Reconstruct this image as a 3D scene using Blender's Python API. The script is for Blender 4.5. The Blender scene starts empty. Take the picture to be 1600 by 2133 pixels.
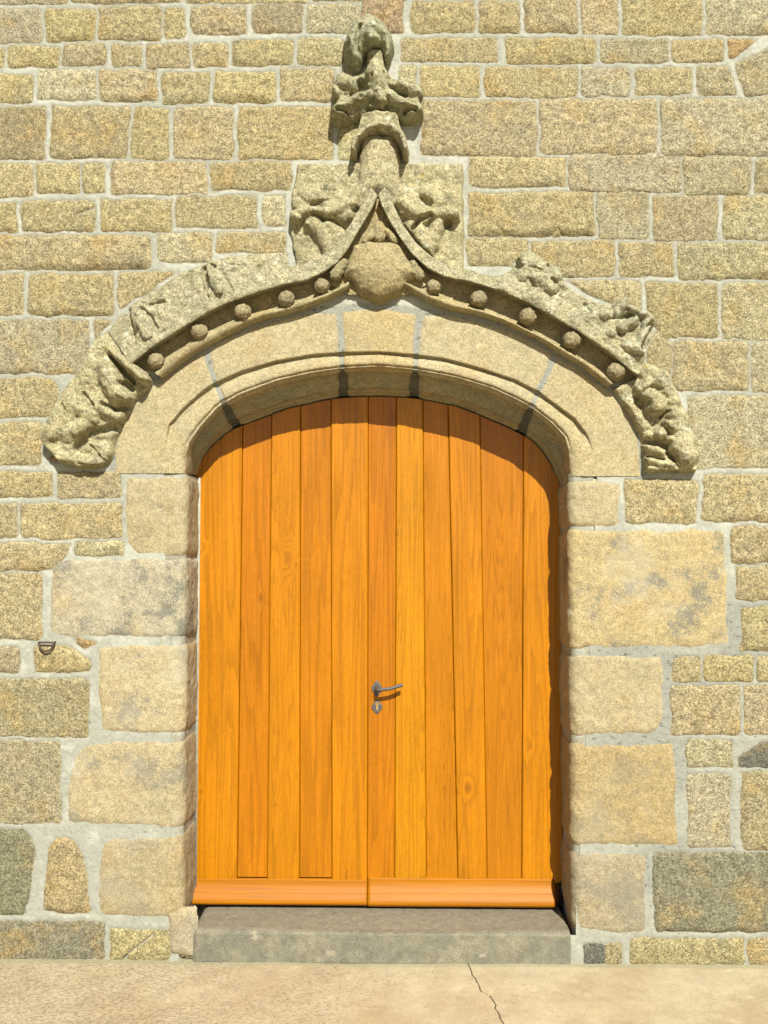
import bpy, bmesh, math, random
import numpy as np
from mathutils import Vector, Matrix, noise as mnoise
random.seed(7); rng = np.random.default_rng(7)
S = bpy.context.scene; COL = S.collection
# ------------------------------------------------------------------ camera, sky, sun, exposure
F_PX, CX_PX, CY_PX = 1900.0, 800.0, 1066.5        # photograph 1600 x 2133
DIST, YAW, PITCH = 4.48, math.radians(0.96), math.radians(2.7)
fwd = np.array([-math.sin(YAW)*math.cos(PITCH), math.cos(YAW)*math.cos(PITCH), math.sin(PITCH)])
rgt = np.array([math.cos(YAW), math.sin(YAW), 0.0]); upv = np.cross(rgt, fwd)
_r = fwd*F_PX + upv*(CY_PX-2004.0); CAMZ = -_r[2]/_r[1]*DIST
CAM = np.array([0.0, -DIST, CAMZ])
cam = bpy.data.objects.new('camera', bpy.data.cameras.new('camera')); COL.objects.link(cam)
cam.data.sensor_fit = 'VERTICAL'; cam.data.sensor_height = 32.0; cam.data.lens = F_PX/2133.0*32.0
cam.data.clip_start = 0.05; cam.data.clip_end = 500
cam.matrix_world = Matrix(((rgt[0], upv[0], -fwd[0], CAM[0]), (rgt[1], upv[1], -fwd[1], CAM[1]), (rgt[2], upv[2], -fwd[2], CAM[2]), (0, 0, 0, 1)))
S.camera = cam
SUN = Vector((0.235, -1.0, 0.92)).normalized()      # towards the sun
w = bpy.data.worlds.new('World'); S.world = w; w.use_nodes = True
nt = w.node_tree; nt.nodes.clear()
sk = nt.nodes.new('ShaderNodeTexSky'); sk.sky_type = 'NISHITA'; sk.sun_disc = False
sk.sun_elevation = math.asin(SUN.z); sk.sun_rotation = math.atan2(SUN.x, SUN.y)
bg = nt.nodes.new('ShaderNodeBackground'); bg.inputs['Strength'].default_value = 0.05
ow = nt.nodes.new('ShaderNodeOutputWorld'); nt.links.new(sk.outputs[0], bg.inputs[0]); nt.links.new(bg.outputs[0], ow.inputs[0])
ld = bpy.data.lights.new('sun', 'SUN'); ld.energy = 5.0; ld.angle = math.radians(0.5); ld.color = (1.0, 0.96, 0.88)
lo = bpy.data.objects.new('sun', ld); COL.objects.link(lo); lo.location = SUN*20
lo.rotation_euler = (-SUN).to_track_quat('-Z', 'Y').to_euler()
S.view_settings.view_transform = 'Standard'; S.view_settings.look = 'None'; S.view_settings.gamma = 1
S.view_settings.exposure = 0.85
# ------------------------------------------------------------------ numeric helpers
def W(px, py, y=0.0):
    """photograph pixel -> world point at depth y (wall face y = 0, into the wall +)"""
    px = np.asarray(px, float); py = np.asarray(py, float)
    d = fwd[None]*F_PX + rgt[None]*(px.reshape(-1, 1)-CX_PX) + upv[None]*(CY_PX-py.reshape(-1, 1))
    yy = np.broadcast_to(np.asarray(y, float), px.shape).reshape(-1, 1)
    return CAM[None] + d*((yy+DIST)/d[:, 1:2])
def wp(px, py, y=0.0): return W([px], [py], y)[0]
PXM = 1.0/424.0
def _hash(xi, yi, seed):
    n = (xi.astype(np.int64)*374761393 + yi.astype(np.int64)*668265263 + seed*1274126177) & 0xffffffff
    n = ((n ^ (n >> 13))*1274126177) & 0xffffffff
    n = (n ^ (n >> 16)) & 0xffff
    return n/32767.5-1.0
def vn(x, y, seed=0):
    x = np.asarray(x, float); y = np.asarray(y, float)
    xi = np.floor(x); yi = np.floor(y); fx = x-xi; fy = y-yi
    fx = fx*fx*fx*(fx*(fx*6-15)+10); fy = fy*fy*fy*(fy*(fy*6-15)+10)
    a = _hash(xi, yi, seed); b = _hash(xi+1, yi, seed); c = _hash(xi, yi+1, seed); d = _hash(xi+1, yi+1, seed)
    return (a*(1-fx)+b*fx)*(1-fy)+(c*(1-fx)+d*fx)*fy
def fbm(x, y, o=3, seed=0):
    s = 0; a = 1.0; t = 0
    for i in range(o):
        s = s+a*vn(x*2**i+17.3*i, y*2**i-9.1*i, seed+i); t += a; a *= .5
    return s/t
def sstep(a, b, x):
    t = np.clip((x-a)/(b-a), 0, 1); return t*t*(3-2*t)
def convex_d(poly, X, Y, k=4.0):
    """inside distance (+) of a convex polygon with rounded corners, pixels"""
    P = np.array(poly, float)
    ar = np.sum(P[:, 0]*np.roll(P[:, 1], -1)-np.roll(P[:, 0], -1)*P[:, 1])
    if ar < 0: P = P[::-1]
    ds = []
    for i in range(len(P)):
        a = P[i]; b = P[(i+1) % len(P)]; e = b-a; L = math.hypot(*e)
        if L < 1e-6: continue
        ds.append(-((X-a[0])*e[1]*-1+(Y-a[1])*e[0])/L)
    ds = np.array(ds); m = ds.max(0)
    return -(m+k*np.log(np.exp((ds-m)/k).sum(0)))
def poly_sd(poly, X, Y):
    """true inside distance (+) of any polygon"""
    P = np.array(poly, float); d2 = np.full(X.shape, 1e18); ins = np.zeros(X.shape, bool)
    for i in range(len(P)):
        a = P[i]; b = P[(i+1) % len(P)]; e = b-a; wx = X-a[0]; wy = Y-a[1]
        t = np.clip((wx*e[0]+wy*e[1])/(e@e+1e-12), 0, 1)
        d2 = np.minimum(d2, (wx-e[0]*t)**2+(wy-e[1]*t)**2)
        c = ((a[1] > Y) != (b[1] > Y))
        ins ^= c & (X < (b[0]-a[0])*(Y-a[1])/(b[1]-a[1]+1e-12)+a[0])
    d = np.sqrt(d2); return np.where(ins, d, -d)
def seg_d(pts, X, Y):
    d2 = np.full(X.shape, 1e18)
    for a, b in zip(pts[:-1], pts[1:]):
        a = np.array(a, float); e = np.array(b, float)-a
        t = np.clip(((X-a[0])*e[0]+(Y-a[1])*e[1])/(e@e+1e-12), 0, 1)
        d2 = np.minimum(d2, (X-a[0]-e[0]*t)**2+(Y-a[1]-e[1]*t)**2)
    return np.sqrt(d2)
def grid_faces(nu, nv, mask=None):
    i = np.arange(nu*nv).reshape(nu, nv)
    f = np.stack([i[:-1, :-1], i[1:, :-1], i[1:, 1:], i[:-1, 1:]], -1).reshape(-1, 4)
    if mask is not None:
        m = mask.reshape(-1); f = f[m[f].any(1)]
    return f
class Geo:
    """collects vertex / quad arrays with per-vertex attributes"""
    def __init__(s): s.V = []; s.F = []; s.A = {}; s.n = 0
    def add(s, V, F, **att):
        V = np.asarray(V, float); F = np.asarray(F, np.int64)
        used = np.unique(F); rm = np.full(len(V), -1); rm[used] = np.arange(len(used))
        s.V.append(V[used]); s.F.append(rm[F]+s.n); s.n += len(used)
        for k, a in att.items():
            a = np.asarray(a, float)
            a = np.broadcast_to(a, (len(V),)+a.shape[1:]) if a.ndim and a.shape[0] == len(V) else np.broadcast_to(a, (len(V),)+a.shape)
            s.A.setdefault(k, []).append(a[used])
    def box(s, x0, x1, y0, y1, z0, z1, **att):
        V = [(x, y, z) for x in (x0, x1) for y in (y0, y1) for z in (z0, z1)]
        s.add(V, [(0, 1, 3, 2), (4, 6, 7, 5), (0, 4, 5, 1), (2, 3, 7, 6), (0, 2, 6, 4), (1, 5, 7, 3)], **att)
def children_loc(p):
    return np.array(p.location) if p is not None else np.zeros(3)
LOC = {}
def make_mesh(name, V, F, mat, parent=None, attrs=None, smooth=True):
    V = np.asarray(V, float)
    base = np.zeros(3)
    if parent is not None: base = LOC[parent.name]
    me = bpy.data.meshes.new(name); V = V-base
    me.vertices.add(len(V)); me.vertices.foreach_set('co', V.astype(np.float32).ravel())
    F = np.asarray(F, np.int32); k = F.shape[1]
    me.loops.add(F.size); me.loops.foreach_set('vertex_index', F.ravel())
    me.polygons.add(len(F)); me.polygons.foreach_set('loop_start', np.arange(0, F.size, k, dtype=np.int32))
    me.update(calc_edges=True); me.validate()
    me.polygons.foreach_set('use_smooth', np.full(len(me.polygons), smooth))
    for n, a in (attrs or {}).items():
        a = np.asarray(a, np.float32)
        if a.ndim == 2:
            at = me.attributes.new(n, 'FLOAT_COLOR', 'POINT'); c = np.ones((len(a), 4), np.float32); c[:, :3] = a; at.data.foreach_set('color', c.ravel())
        else:
            at = me.attributes.new(n, 'FLOAT', 'POINT'); at.data.foreach_set('value', a.ravel())
    if mat: me.materials.append(mat)
    o = bpy.data.objects.new(name, me); COL.objects.link(o)
    LOC[o.name] = base
    if parent is not None: o.parent = parent
    return o
def geo_mesh(name, g, mat, parent=None, smooth=True):
    return make_mesh(name, np.concatenate(g.V), np.concatenate(g.F), mat, parent, {k: np.concatenate(v) for k, v in g.A.items()}, smooth)
def thing(name, label, cat, loc, group=None):
    o = bpy.data.objects.new(name, None); COL.objects.link(o); o.location = loc; o.empty_display_size = .1
    LOC[o.name] = np.array(loc, float); o['label'] = label; o['category'] = cat; o['kind'] = 'thing'
    if group: o['group'] = group
    return o
def resample(pts, n, smooth=2):
    P = np.array(pts, float)
    L = np.r_[0, np.cumsum(np.hypot(*(P[1:]-P[:-1]).T))]; t = np.linspace(0, L[-1], n)
    Q = np.stack([np.interp(t, L, P[:, i]) for i in range(2)], 1)
    return Q
def smooth_curve(Q, it):
    Q = Q.copy()
    for _ in range(it): Q[1:-1] = .25*Q[:-2]+.5*Q[1:-1]+.25*Q[2:]
    return Q
# ------------------------------------------------------------------ materials
GAIN = dict(granite_rubble=(.535, .575, .54), dressed_granite=(.53, .54, .515), weathered_carving=(.70, .72, .65), carved_tympanum=(.56, .57, .52), lime_mortar=(.59, .62, .64),
            worn_sill_granite=(.52, .50, .43), worn_concrete=(.53, .55, .49), varnished_oak=(.455, .485, .06), varnished_oak_rail=(.42, .455, .08))
class NT:
    def __init__(s, name):
        s.m = bpy.data.materials.new(name); s.m.use_nodes = True; s.t = s.m.node_tree; s.t.nodes.clear()
        s.out = s.t.nodes.new('ShaderNodeOutputMaterial'); s.b = s.t.nodes.new('ShaderNodeBsdfPrincipled')
        s.t.links.new(s.b.outputs[0], s.out.inputs[0])
        s.co = s.t.nodes.new('ShaderNodeNewGeometry').outputs['Position']
    def put(s, i, v):
        if hasattr(v, 'is_linked') or isinstance(v, bpy.types.NodeSocket): s.t.links.new(v, i)
        else:
            if isinstance(v, (tuple, list)) and len(v) == 3 and i.type == 'RGBA': v = (*v, 1)
            i.default_value = v
    def noise(s, scale, detail=3, rough=.55, vec=None, dist=0.0, color=False):
        n = s.t.nodes.new('ShaderNodeTexNoise'); n.inputs['Scale'].default_value = scale; n.inputs['Detail'].default_value = detail
        n.inputs['Roughness'].default_value = rough; n.inputs['Distortion'].default_value = dist
        s.t.links.new(vec or s.co, n.inputs['Vector']); return n.outputs['Color' if color else 'Fac']
    def voro(s, scale, vec=None, out='Distance', rnd=1.0):
        n = s.t.nodes.new('ShaderNodeTexVoronoi'); n.inputs['Scale'].default_value = scale; n.inputs['Randomness'].default_value = rnd
        s.t.links.new(vec or s.co, n.inputs['Vector']); return n.outputs[out]
    def math(s, op, a, b=0.0, c=0.0, clamp=False):
        n = s.t.nodes.new('ShaderNodeMath'); n.operation = op; n.use_clamp = clamp
        for i, v in enumerate((a, b, c)): s.put(n.inputs[i], v)
        return n.outputs[0]
    def ss(s, v, lo, hi, a=0.0, b=1.0):
        n = s.t.nodes.new('ShaderNodeMapRange'); n.interpolation_type = 'SMOOTHSTEP'; s.put(n.inputs[0], v)
        for i, q in enumerate((lo, hi, a, b)): n.inputs[1+i].default_value = q
        return n.outputs[0]
    def lin(s, v, lo, hi, a=0.0, b=1.0):
        n = s.t.nodes.new('ShaderNodeMapRange'); s.put(n.inputs[0], v)
        for i, q in enumerate((lo, hi, a, b)): n.inputs[1+i].default_value = q
        return n.outputs[0]
    def mix(s, f, a, b, mode='MIX'):
        n = s.t.nodes.new('ShaderNodeMix'); n.data_type = 'RGBA'; n.blend_type = mode
        s.put(n.inputs[0], f); s.put(n.inputs[6], a); s.put(n.inputs[7], b); return n.outputs[2]
    def scale(s, c, v):
        n = s.t.nodes.new('ShaderNodeVectorMath'); n.operation = 'SCALE'; s.put(n.inputs[0], c); s.put(n.inputs[3], v); return n.outputs[0]
    def vmul(s, vec=None, v=(1, 1, 1)):
        n = s.t.nodes.new('ShaderNodeVectorMath'); n.operation = 'MULTIPLY'; s.put(n.inputs[0], vec or s.co); n.inputs[1].default_value = v; return n.outputs[0]
    def vadd(s, a, b):
        n = s.t.nodes.new('ShaderNodeVectorMath'); n.operation = 'ADD'; s.put(n.inputs[0], a); s.put(n.inputs[1], b); return n.outputs[0]
    def attr(s, name, out='Fac'):
        n = s.t.nodes.new('ShaderNodeAttribute'); n.attribute_name = name; return n.outputs[out]
    def bump(s, h, strength, dist, prev=None):
        n = s.t.nodes.new('ShaderNodeBump'); n.inputs['Strength'].default_value = strength; n.inputs['Distance'].default_value = dist
        s.put(n.inputs['Height'], h)
        if prev: s.t.links.new(prev, n.inputs['Normal'])
        return n.outputs[0]
    def done(s, col, rough=.9, normal=None, metal=0.0, spec=.3):
        g = GAIN.get(s.m.name)
        if g: col = s.vmul(col, g)
        s.put(s.b.inputs['Base Color'], col); s.put(s.b.inputs['Roughness'], rough); s.put(s.b.inputs['Metallic'], metal)
        s.b.inputs['Specular IOR Level'].default_value = spec
        if normal: s.t.links.new(normal, s.b.inputs['Normal'])
        return s.m
def granite(name, grain=.55, patch=(0.50, 0.33, 0.14), patch_amt=.35, lichen=0.0, coarse=150, grey_amt=.3, bumpd=.004, moss=0.0, stain=False):
    n = NT(name); tint = n.attr('tint', 'Color')
    big = n.noise(5.0, 3, .6); mid = n.noise(26, 4, .65); fine = n.noise(coarse, 2, .6); fine2 = n.noise(coarse*.45, 3, .7)
    c = n.mix(n.math('MULTIPLY', n.ss(big, .48, .72), patch_amt), tint, patch)
    gb = n.noise(9.0, 4, .62, vec=n.vadd(n.co, (3.1, 7.7, 1.3)))
    c = n.mix(n.math('MULTIPLY', n.ss(gb, .52, .72), grey_amt), c, (.25, .225, .165))
    k = n.lin(mid, .3, .7, 1-.35*grain, 1+.30*grain)
    c = n.scale(c, k)
    # granite crystals: pale feldspar, dark mica
    v = n.voro(coarse*.9, out='Color')
    sep = n.t.nodes.new('ShaderNodeSeparateColor'); n.t.links.new(v, sep.inputs[0])
    c = n.scale(c, n.lin(sep.outputs[0], 0, 1, 1-.60*grain, 1+.60*grain))
    c = n.mix(n.math('MULTIPLY', n.ss(fine, .60, .72), .55*grain), c, (.78, .70, .52))
    c = n.mix(n.math('MULTIPLY', n.ss(fine, .42, .30), .75*grain), c, (.20, .135, .06))
    c = n.mix(n.math('MULTIPLY', n.ss(fine2, .36, .27), .7*grain), c, (.13, .10, .06))
    if stain:
        sa = n.attr('stain'); sn = n.noise(5.5, 5, .65, vec=n.vadd(n.co, (7.2, 2.7, 5.4))); sp = n.noise(150, 4, .75)
        sm_ = n.math('MULTIPLY', n.ss(sn, .47, .60), n.ss(n.math('ADD', sp, n.math('MULTIPLY', n.math('SUBTRACT', sn, .56), 1.0)), .46, .57))
        c = n.mix(n.math('MULTIPLY', sm_, sa), c, (.285, .27, .215))
        ws = n.ss(n.noise(4.5, 4, .6, vec=n.vadd(n.co, (1.2, 8.7, 2.4))), .50, .66); c = n.mix(n.math('MULTIPLY', ws, n.math('MULTIPLY', sa, .42)), c, (.66, .60, .46))
    if lichen:
        lv = n.noise(11, 5, .7, vec=n.vadd(n.co, (9.2, 1.7, 4.4))); lp = n.noise(42, 4, .7)
        lm = n.math('MULTIPLY', n.ss(lv, .54, .62), n.ss(lp, .50, .58))
        c = n.mix(n.math('MULTIPLY', lm, lichen), c, (.66, .66, .54))
        dv = n.noise(15, 5, .7, vec=n.vadd(n.co, (1.2, 5.7, 8.4)))
        c = n.mix(n.math('MULTIPLY', n.ss(dv, .56, .68), lichen*.75), c, (.115, .12, .075))
        yv = n.voro(6.5, out='Distance'); yw = n.noise(60, 3, .6)
        ym = n.ss(n.math('ADD', yv, n.math('MULTIPLY', yw, .12)), .17, .13)
        c = n.mix(n.math('MULTIPLY', ym, lichen*.6), c, (.42, .30, .05))
    if moss:
        mv = n.noise(13, 4, .65, vec=n.vadd(n.co, (4.2, 3.7, 6.4)))
        c = n.mix(n.math('MULTIPLY', n.ss(mv, .46, .62), moss), c, (.17, .165, .075))
    h = n.math('ADD', n.math('MULTIPLY', fine, .5), n.math('ADD', n.math('MULTIPLY', sep.outputs[1], .25), n.math('MULTIPLY', mid, .9)))
    return n.done(c, .92, n.bump(h, .9, bumpd), spec=.2)
M_WALL = granite('granite_rubble', .88, (.50, .315, .115), .55, 0.0, 205, .34, .005)
M_DRESS = granite('dressed_granite', .46, (.56, .38, .16), .38, 0.0, 215, .18, .003, 0.0, True)
M_CARVE = granite('weathered_carving', .72, (.42, .34, .19), .3, .9, 190, .45, .008, .28)
M_SHIELD = granite('carved_tympanum', .5, (.50, .33, .13), .35, .15, 170, .25, .006, .12)
def mortar_mat():
    n = NT('lime_mortar'); d = n.attr('dist')
    a = n.noise(7, 4, .6); b = n.noise(60, 4, .7); g = n.attr('grey')
    c = n.mix(n.ss(n.math('ADD', d, n.math('MULTIPLY', n.math('SUBTRACT', b, .5), 6.0)), 2.0, 6.5), (.40, .36, .255), (.565, .54, .425))
    c = n.mix(n.math('MULTIPLY', n.ss(n.math('ADD', a, n.math('MULTIPLY', g, .22)), .46, .62), .8), c, (.43, .41, .315))
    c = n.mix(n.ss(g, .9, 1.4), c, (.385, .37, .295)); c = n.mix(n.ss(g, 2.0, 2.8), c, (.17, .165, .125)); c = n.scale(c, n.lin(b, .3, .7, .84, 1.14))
    gp = n.noise(24, 5, .75, vec=n.vmul(v=(1, 1, 2.2)))
    c = n.mix(n.math('MULTIPLY', n.ss(n.math('ADD', gp, n.math('MULTIPLY', g, .06)), .655, .70), .75), c, (.12, .115, .095))
    return n.done(c, .95, n.bump(n.math('ADD', b, n.noise(220, 2)), .6, .003), spec=.15)
M_MORTAR = mortar_mat()
def sill_mat():
    n = NT('worn_sill_granite'); a = n.noise(6, 4, .6); m = n.noise(30, 4, .65); f = n.noise(180, 2, .6); up = n.attr('top')
    c = n.mix(n.ss(a, .4, .65), (.275, .27, .225), (.36, .345, .265))
    c = n.mix(n.ss(n.math('ADD', up, n.math('MULTIPLY', n.math('SUBTRACT', m, .5), 1.1)), .25, .75), c, (.325, .298, .24))
    p = n.noise(8, 5, .7, vec=n.vmul(v=(1, 1.6, 1.6))); c = n.mix(n.math('MULTIPLY', n.ss(p, .62, .68), .55), c, (.60, .54, .43))
    c = n.scale(c, n.lin(m, .3, .7, .82, 1.16)); c = n.scale(c, n.lin(f, .3, .7, .72, 1.28))
    return n.done(c, .85, n.bump(n.math('ADD', f, n.math('MULTIPLY', m, 2)), .7, .003), spec=.25)
def ground_mat():
    n = NT('worn_concrete'); a = n.noise(2.2, 5, .6); m = n.noise(14, 5, .7); f = n.noise(120, 3, .7)
    c = n.mix(n.ss(a, .35, .65), (.63, .475, .315), (.74, .60, .425))
    st = n.noise(62, 5, .75, vec=n.vmul(v=(.8, 1.2, 1))); la = n.noise(1.5, 3, .5, vec=n.vadd(n.co, (2.2, 0, 0)))
    ga = n.attr('worn')
    msk = n.math('MULTIPLY', n.ss(n.math('ADD', st, n.math('MULTIPLY', ga, .07)), .585, .64), n.ss(n.math('ADD', la, n.math('MULTIPLY', ga, .16)), .48, .68, .12, 1.0))
    c = n.mix(n.math('MULTIPLY', msk, .62), c, (.33, .25, .18))
    c = n.mix(n.math('MULTIPLY', n.ss(m, .56, .68), .5), c, (.80, .70, .55)); c = n.scale(c, n.lin(n.noise(9, 5, .7, vec=n.vadd(n.co, (3.1, 1.2, 0))), .3, .7, .86, 1.12))
    c = n.scale(c, n.lin(f, .3, .7, .84, 1.14))
    sp = n.voro(46); c = n.mix(n.ss(n.math('ADD', sp, n.math('MULTIPLY', m, .22)), .215, .18), c, (.25, .18, .12))
    ed = n.attr('base'); c = n.mix(n.math('MULTIPLY', n.ss(n.math('ADD', ed, n.math('MULTIPLY', n.math('SUBTRACT', m, .5), .5)), .45, .8), .7), c, (.50, .455, .31))
    cr = n.attr('crack'); cw = n.math('ADD', cr, n.math('MULTIPLY', n.math('SUBTRACT', n.noise(90, 3, .6), .5), .005))
    cm = n.ss(cw, .0038, .0020); c = n.mix(n.math('MULTIPLY', cm, .9), c, (.10, .075, .045))
    h = n.math('SUBTRACT', n.math('ADD', f, n.math('MULTIPLY', msk, -.6)), n.math('MULTIPLY', cm, 3))
    return n.done(c, .9, n.bump(h, .6, .003), spec=.2)
def wood_mat(name, rough=.33):
    n = NT(name); tint = n.attr('tint', 'Color'); seed = n.attr('seed'); kn = n.attr('knot')
    sx = n.t.nodes.new('ShaderNodeCombineXYZ'); n.put(sx.inputs[0], n.math('MULTIPLY', seed, 3.7)); n.put(sx.inputs[1], n.math('MULTIPLY', seed, 9.1)); n.put(sx.inputs[2], n.math('MULTIPLY', seed, 5.3))
    p = n.vadd(n.co, sx.outputs[0])
    fld = n.noise(1.0, 1.5, .45, vec=n.vmul(p, (11, 0, .42)))
    fld = n.math('ADD', fld, n.math('MULTIPLY', kn, .13))
    wob = n.noise(1.0, 2, .5, vec=n.vmul(p, (60, 0, 6)))
    ph = n.math('ADD', n.math('MULTIPLY', fld, n.attr('rings')), n.math('MULTIPLY', wob, .35))
    ring = n.math('FRACT', ph); ringm = n.math('MULTIPLY', n.ss(ring, .35, .95), n.ss(ring, 1.0, .93))
    por = n.noise(1.0, 3, .7, vec=n.vmul(p, (420, 0, 14))); por2 = n.noise(1.0, 2, .6, vec=n.vmul(p, (90, 0, 1.6))); cld = n.noise(1.0, 3, .6, vec=n.vmul(p, (7, 0, 1.3)))
    fleck = n.noise(1.0, 2, .6, vec=n.vmul(p, (60, 0, 45)))
    c = n.scale(tint, n.lin(ringm, 0, 1, 1.04, .84))
    c = n.scale(c, n.lin(por2, .3, .7, .90, 1.09)); c = n.scale(c, n.lin(cld, .3, .7, .86, 1.12)); c = n.scale(c, n.lin(fleck, .3, .7, .94, 1.05))
    c = n.mix(n.math('MULTIPLY', n.ss(por, .50, .30), .46), c, (.30, .085, .008))
    c = n.mix(n.math('MULTIPLY', n.ss(n.math('ADD', kn, n.math('MULTIPLY', n.math('SUBTRACT', fleck, .5), .5)), .62, 1.1), .5), c, (.24, .085, .012))
    h = n.math('ADD', n.math('MULTIPLY', por, .6), n.math('MULTIPLY', ringm, -.3))
    m = n.done(c, n.lin(por2, .3, .7, rough-.06, rough+.1), n.bump(h, .25, .0012), spec=.3)
    return m
M_SILL = sill_mat(); M_GROUND = ground_mat(); M_WOOD = wood_mat('varnished_oak')
def metal(name, col, rough, met=1.0, var=.3):
    n = NT(name); a = n.noise(120, 4, .65)
    return n.done(n.scale(n.mix(0.0, col, col), n.lin(a, .3, .7, 1-var, 1+var)), n.lin(a, .3, .7, rough-.1, rough+.15), n.bump(a, .4, .0008), met, .5)
M_STEEL = metal('dull_forged_steel', (.09, .082, .07), .6, .3); M_IRON = metal('rusty_iron', (.075, .045, .035), .75, .3); M_BRASS = metal('brass', (.62, .46, .18), .35, .9); M_DARK = metal('dark_gap', (.02, .013, .008), .9, 0)
# ------------------------------------------------------------------ ground
xs = np.unique(np.round(np.r_[np.linspace(-40, -2.6, 26), np.arange(-2.6, 2.6, .012), np.arange(.26, .62, .003), np.arange(.82, 1.0, .003), np.linspace(2.6, 40, 26)], 4))
ys = np.r_[np.linspace(-60, -1.4, 30)[:-1], np.arange(-1.4, .02, .012), [.05, .3, .9]]
X, Y = np.meshgrid(xs, ys, indexing='ij')
near = (sstep(-2.0, -1.2, Y))*sstep(3, 2.4, np.abs(X))
Z = near*(.004*fbm(X*3, Y*3, 3, 5)+.0012*fbm(X*25, Y*25, 2, 9))
def gpt(px, py):          # photograph pixel -> ground
    d = fwd*F_PX+rgt*(px-CX_PX)+upv*(CY_PX-py); p = CAM+d*(-CAM[2]/d[2]); return p[:2]
crk = [gpt(*q) for q in [(974, 2006), (983, 2030), (1000, 2062), (1024, 2080), (1037, 2108), (1052, 2140), (1075, 2190)]]
cr2 = [gpt(*q) for q in [(1208, 2050), (1216, 2080), (1228, 2110), (1240, 2133)]]
def jag(P, rr):
    out = [np.array(P[0])]
    for a, b in zip(P[:-1], P[1:]):
        for t in (.25, .5, .75): out.append(np.array(a)*(1-t)+np.array(b)*t+np.array([rr.uniform(-.007, .007), 0]))
        out.append(np.array(b))
    return out
crk = jag(crk, random.Random(5)); cr2 = jag(cr2, random.Random(8))
crack = np.minimum(seg_d(crk, X, Y), seg_d(cr2, X, Y)+.0022)
worn = sstep(.3, -1.0, X+.5*fbm(X*2, Y*2, 2, 3)); basea = sstep(-.09, -.005, Y)
make_mesh('ground', np.stack([X, Y, Z], -1).reshape(-1, 3), grid_faces(*X.shape), M_GROUND, None,
          dict(crack=crack.ravel(), worn=worn.ravel(), base=basea.ravel()))['kind'] = 'structure'
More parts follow.
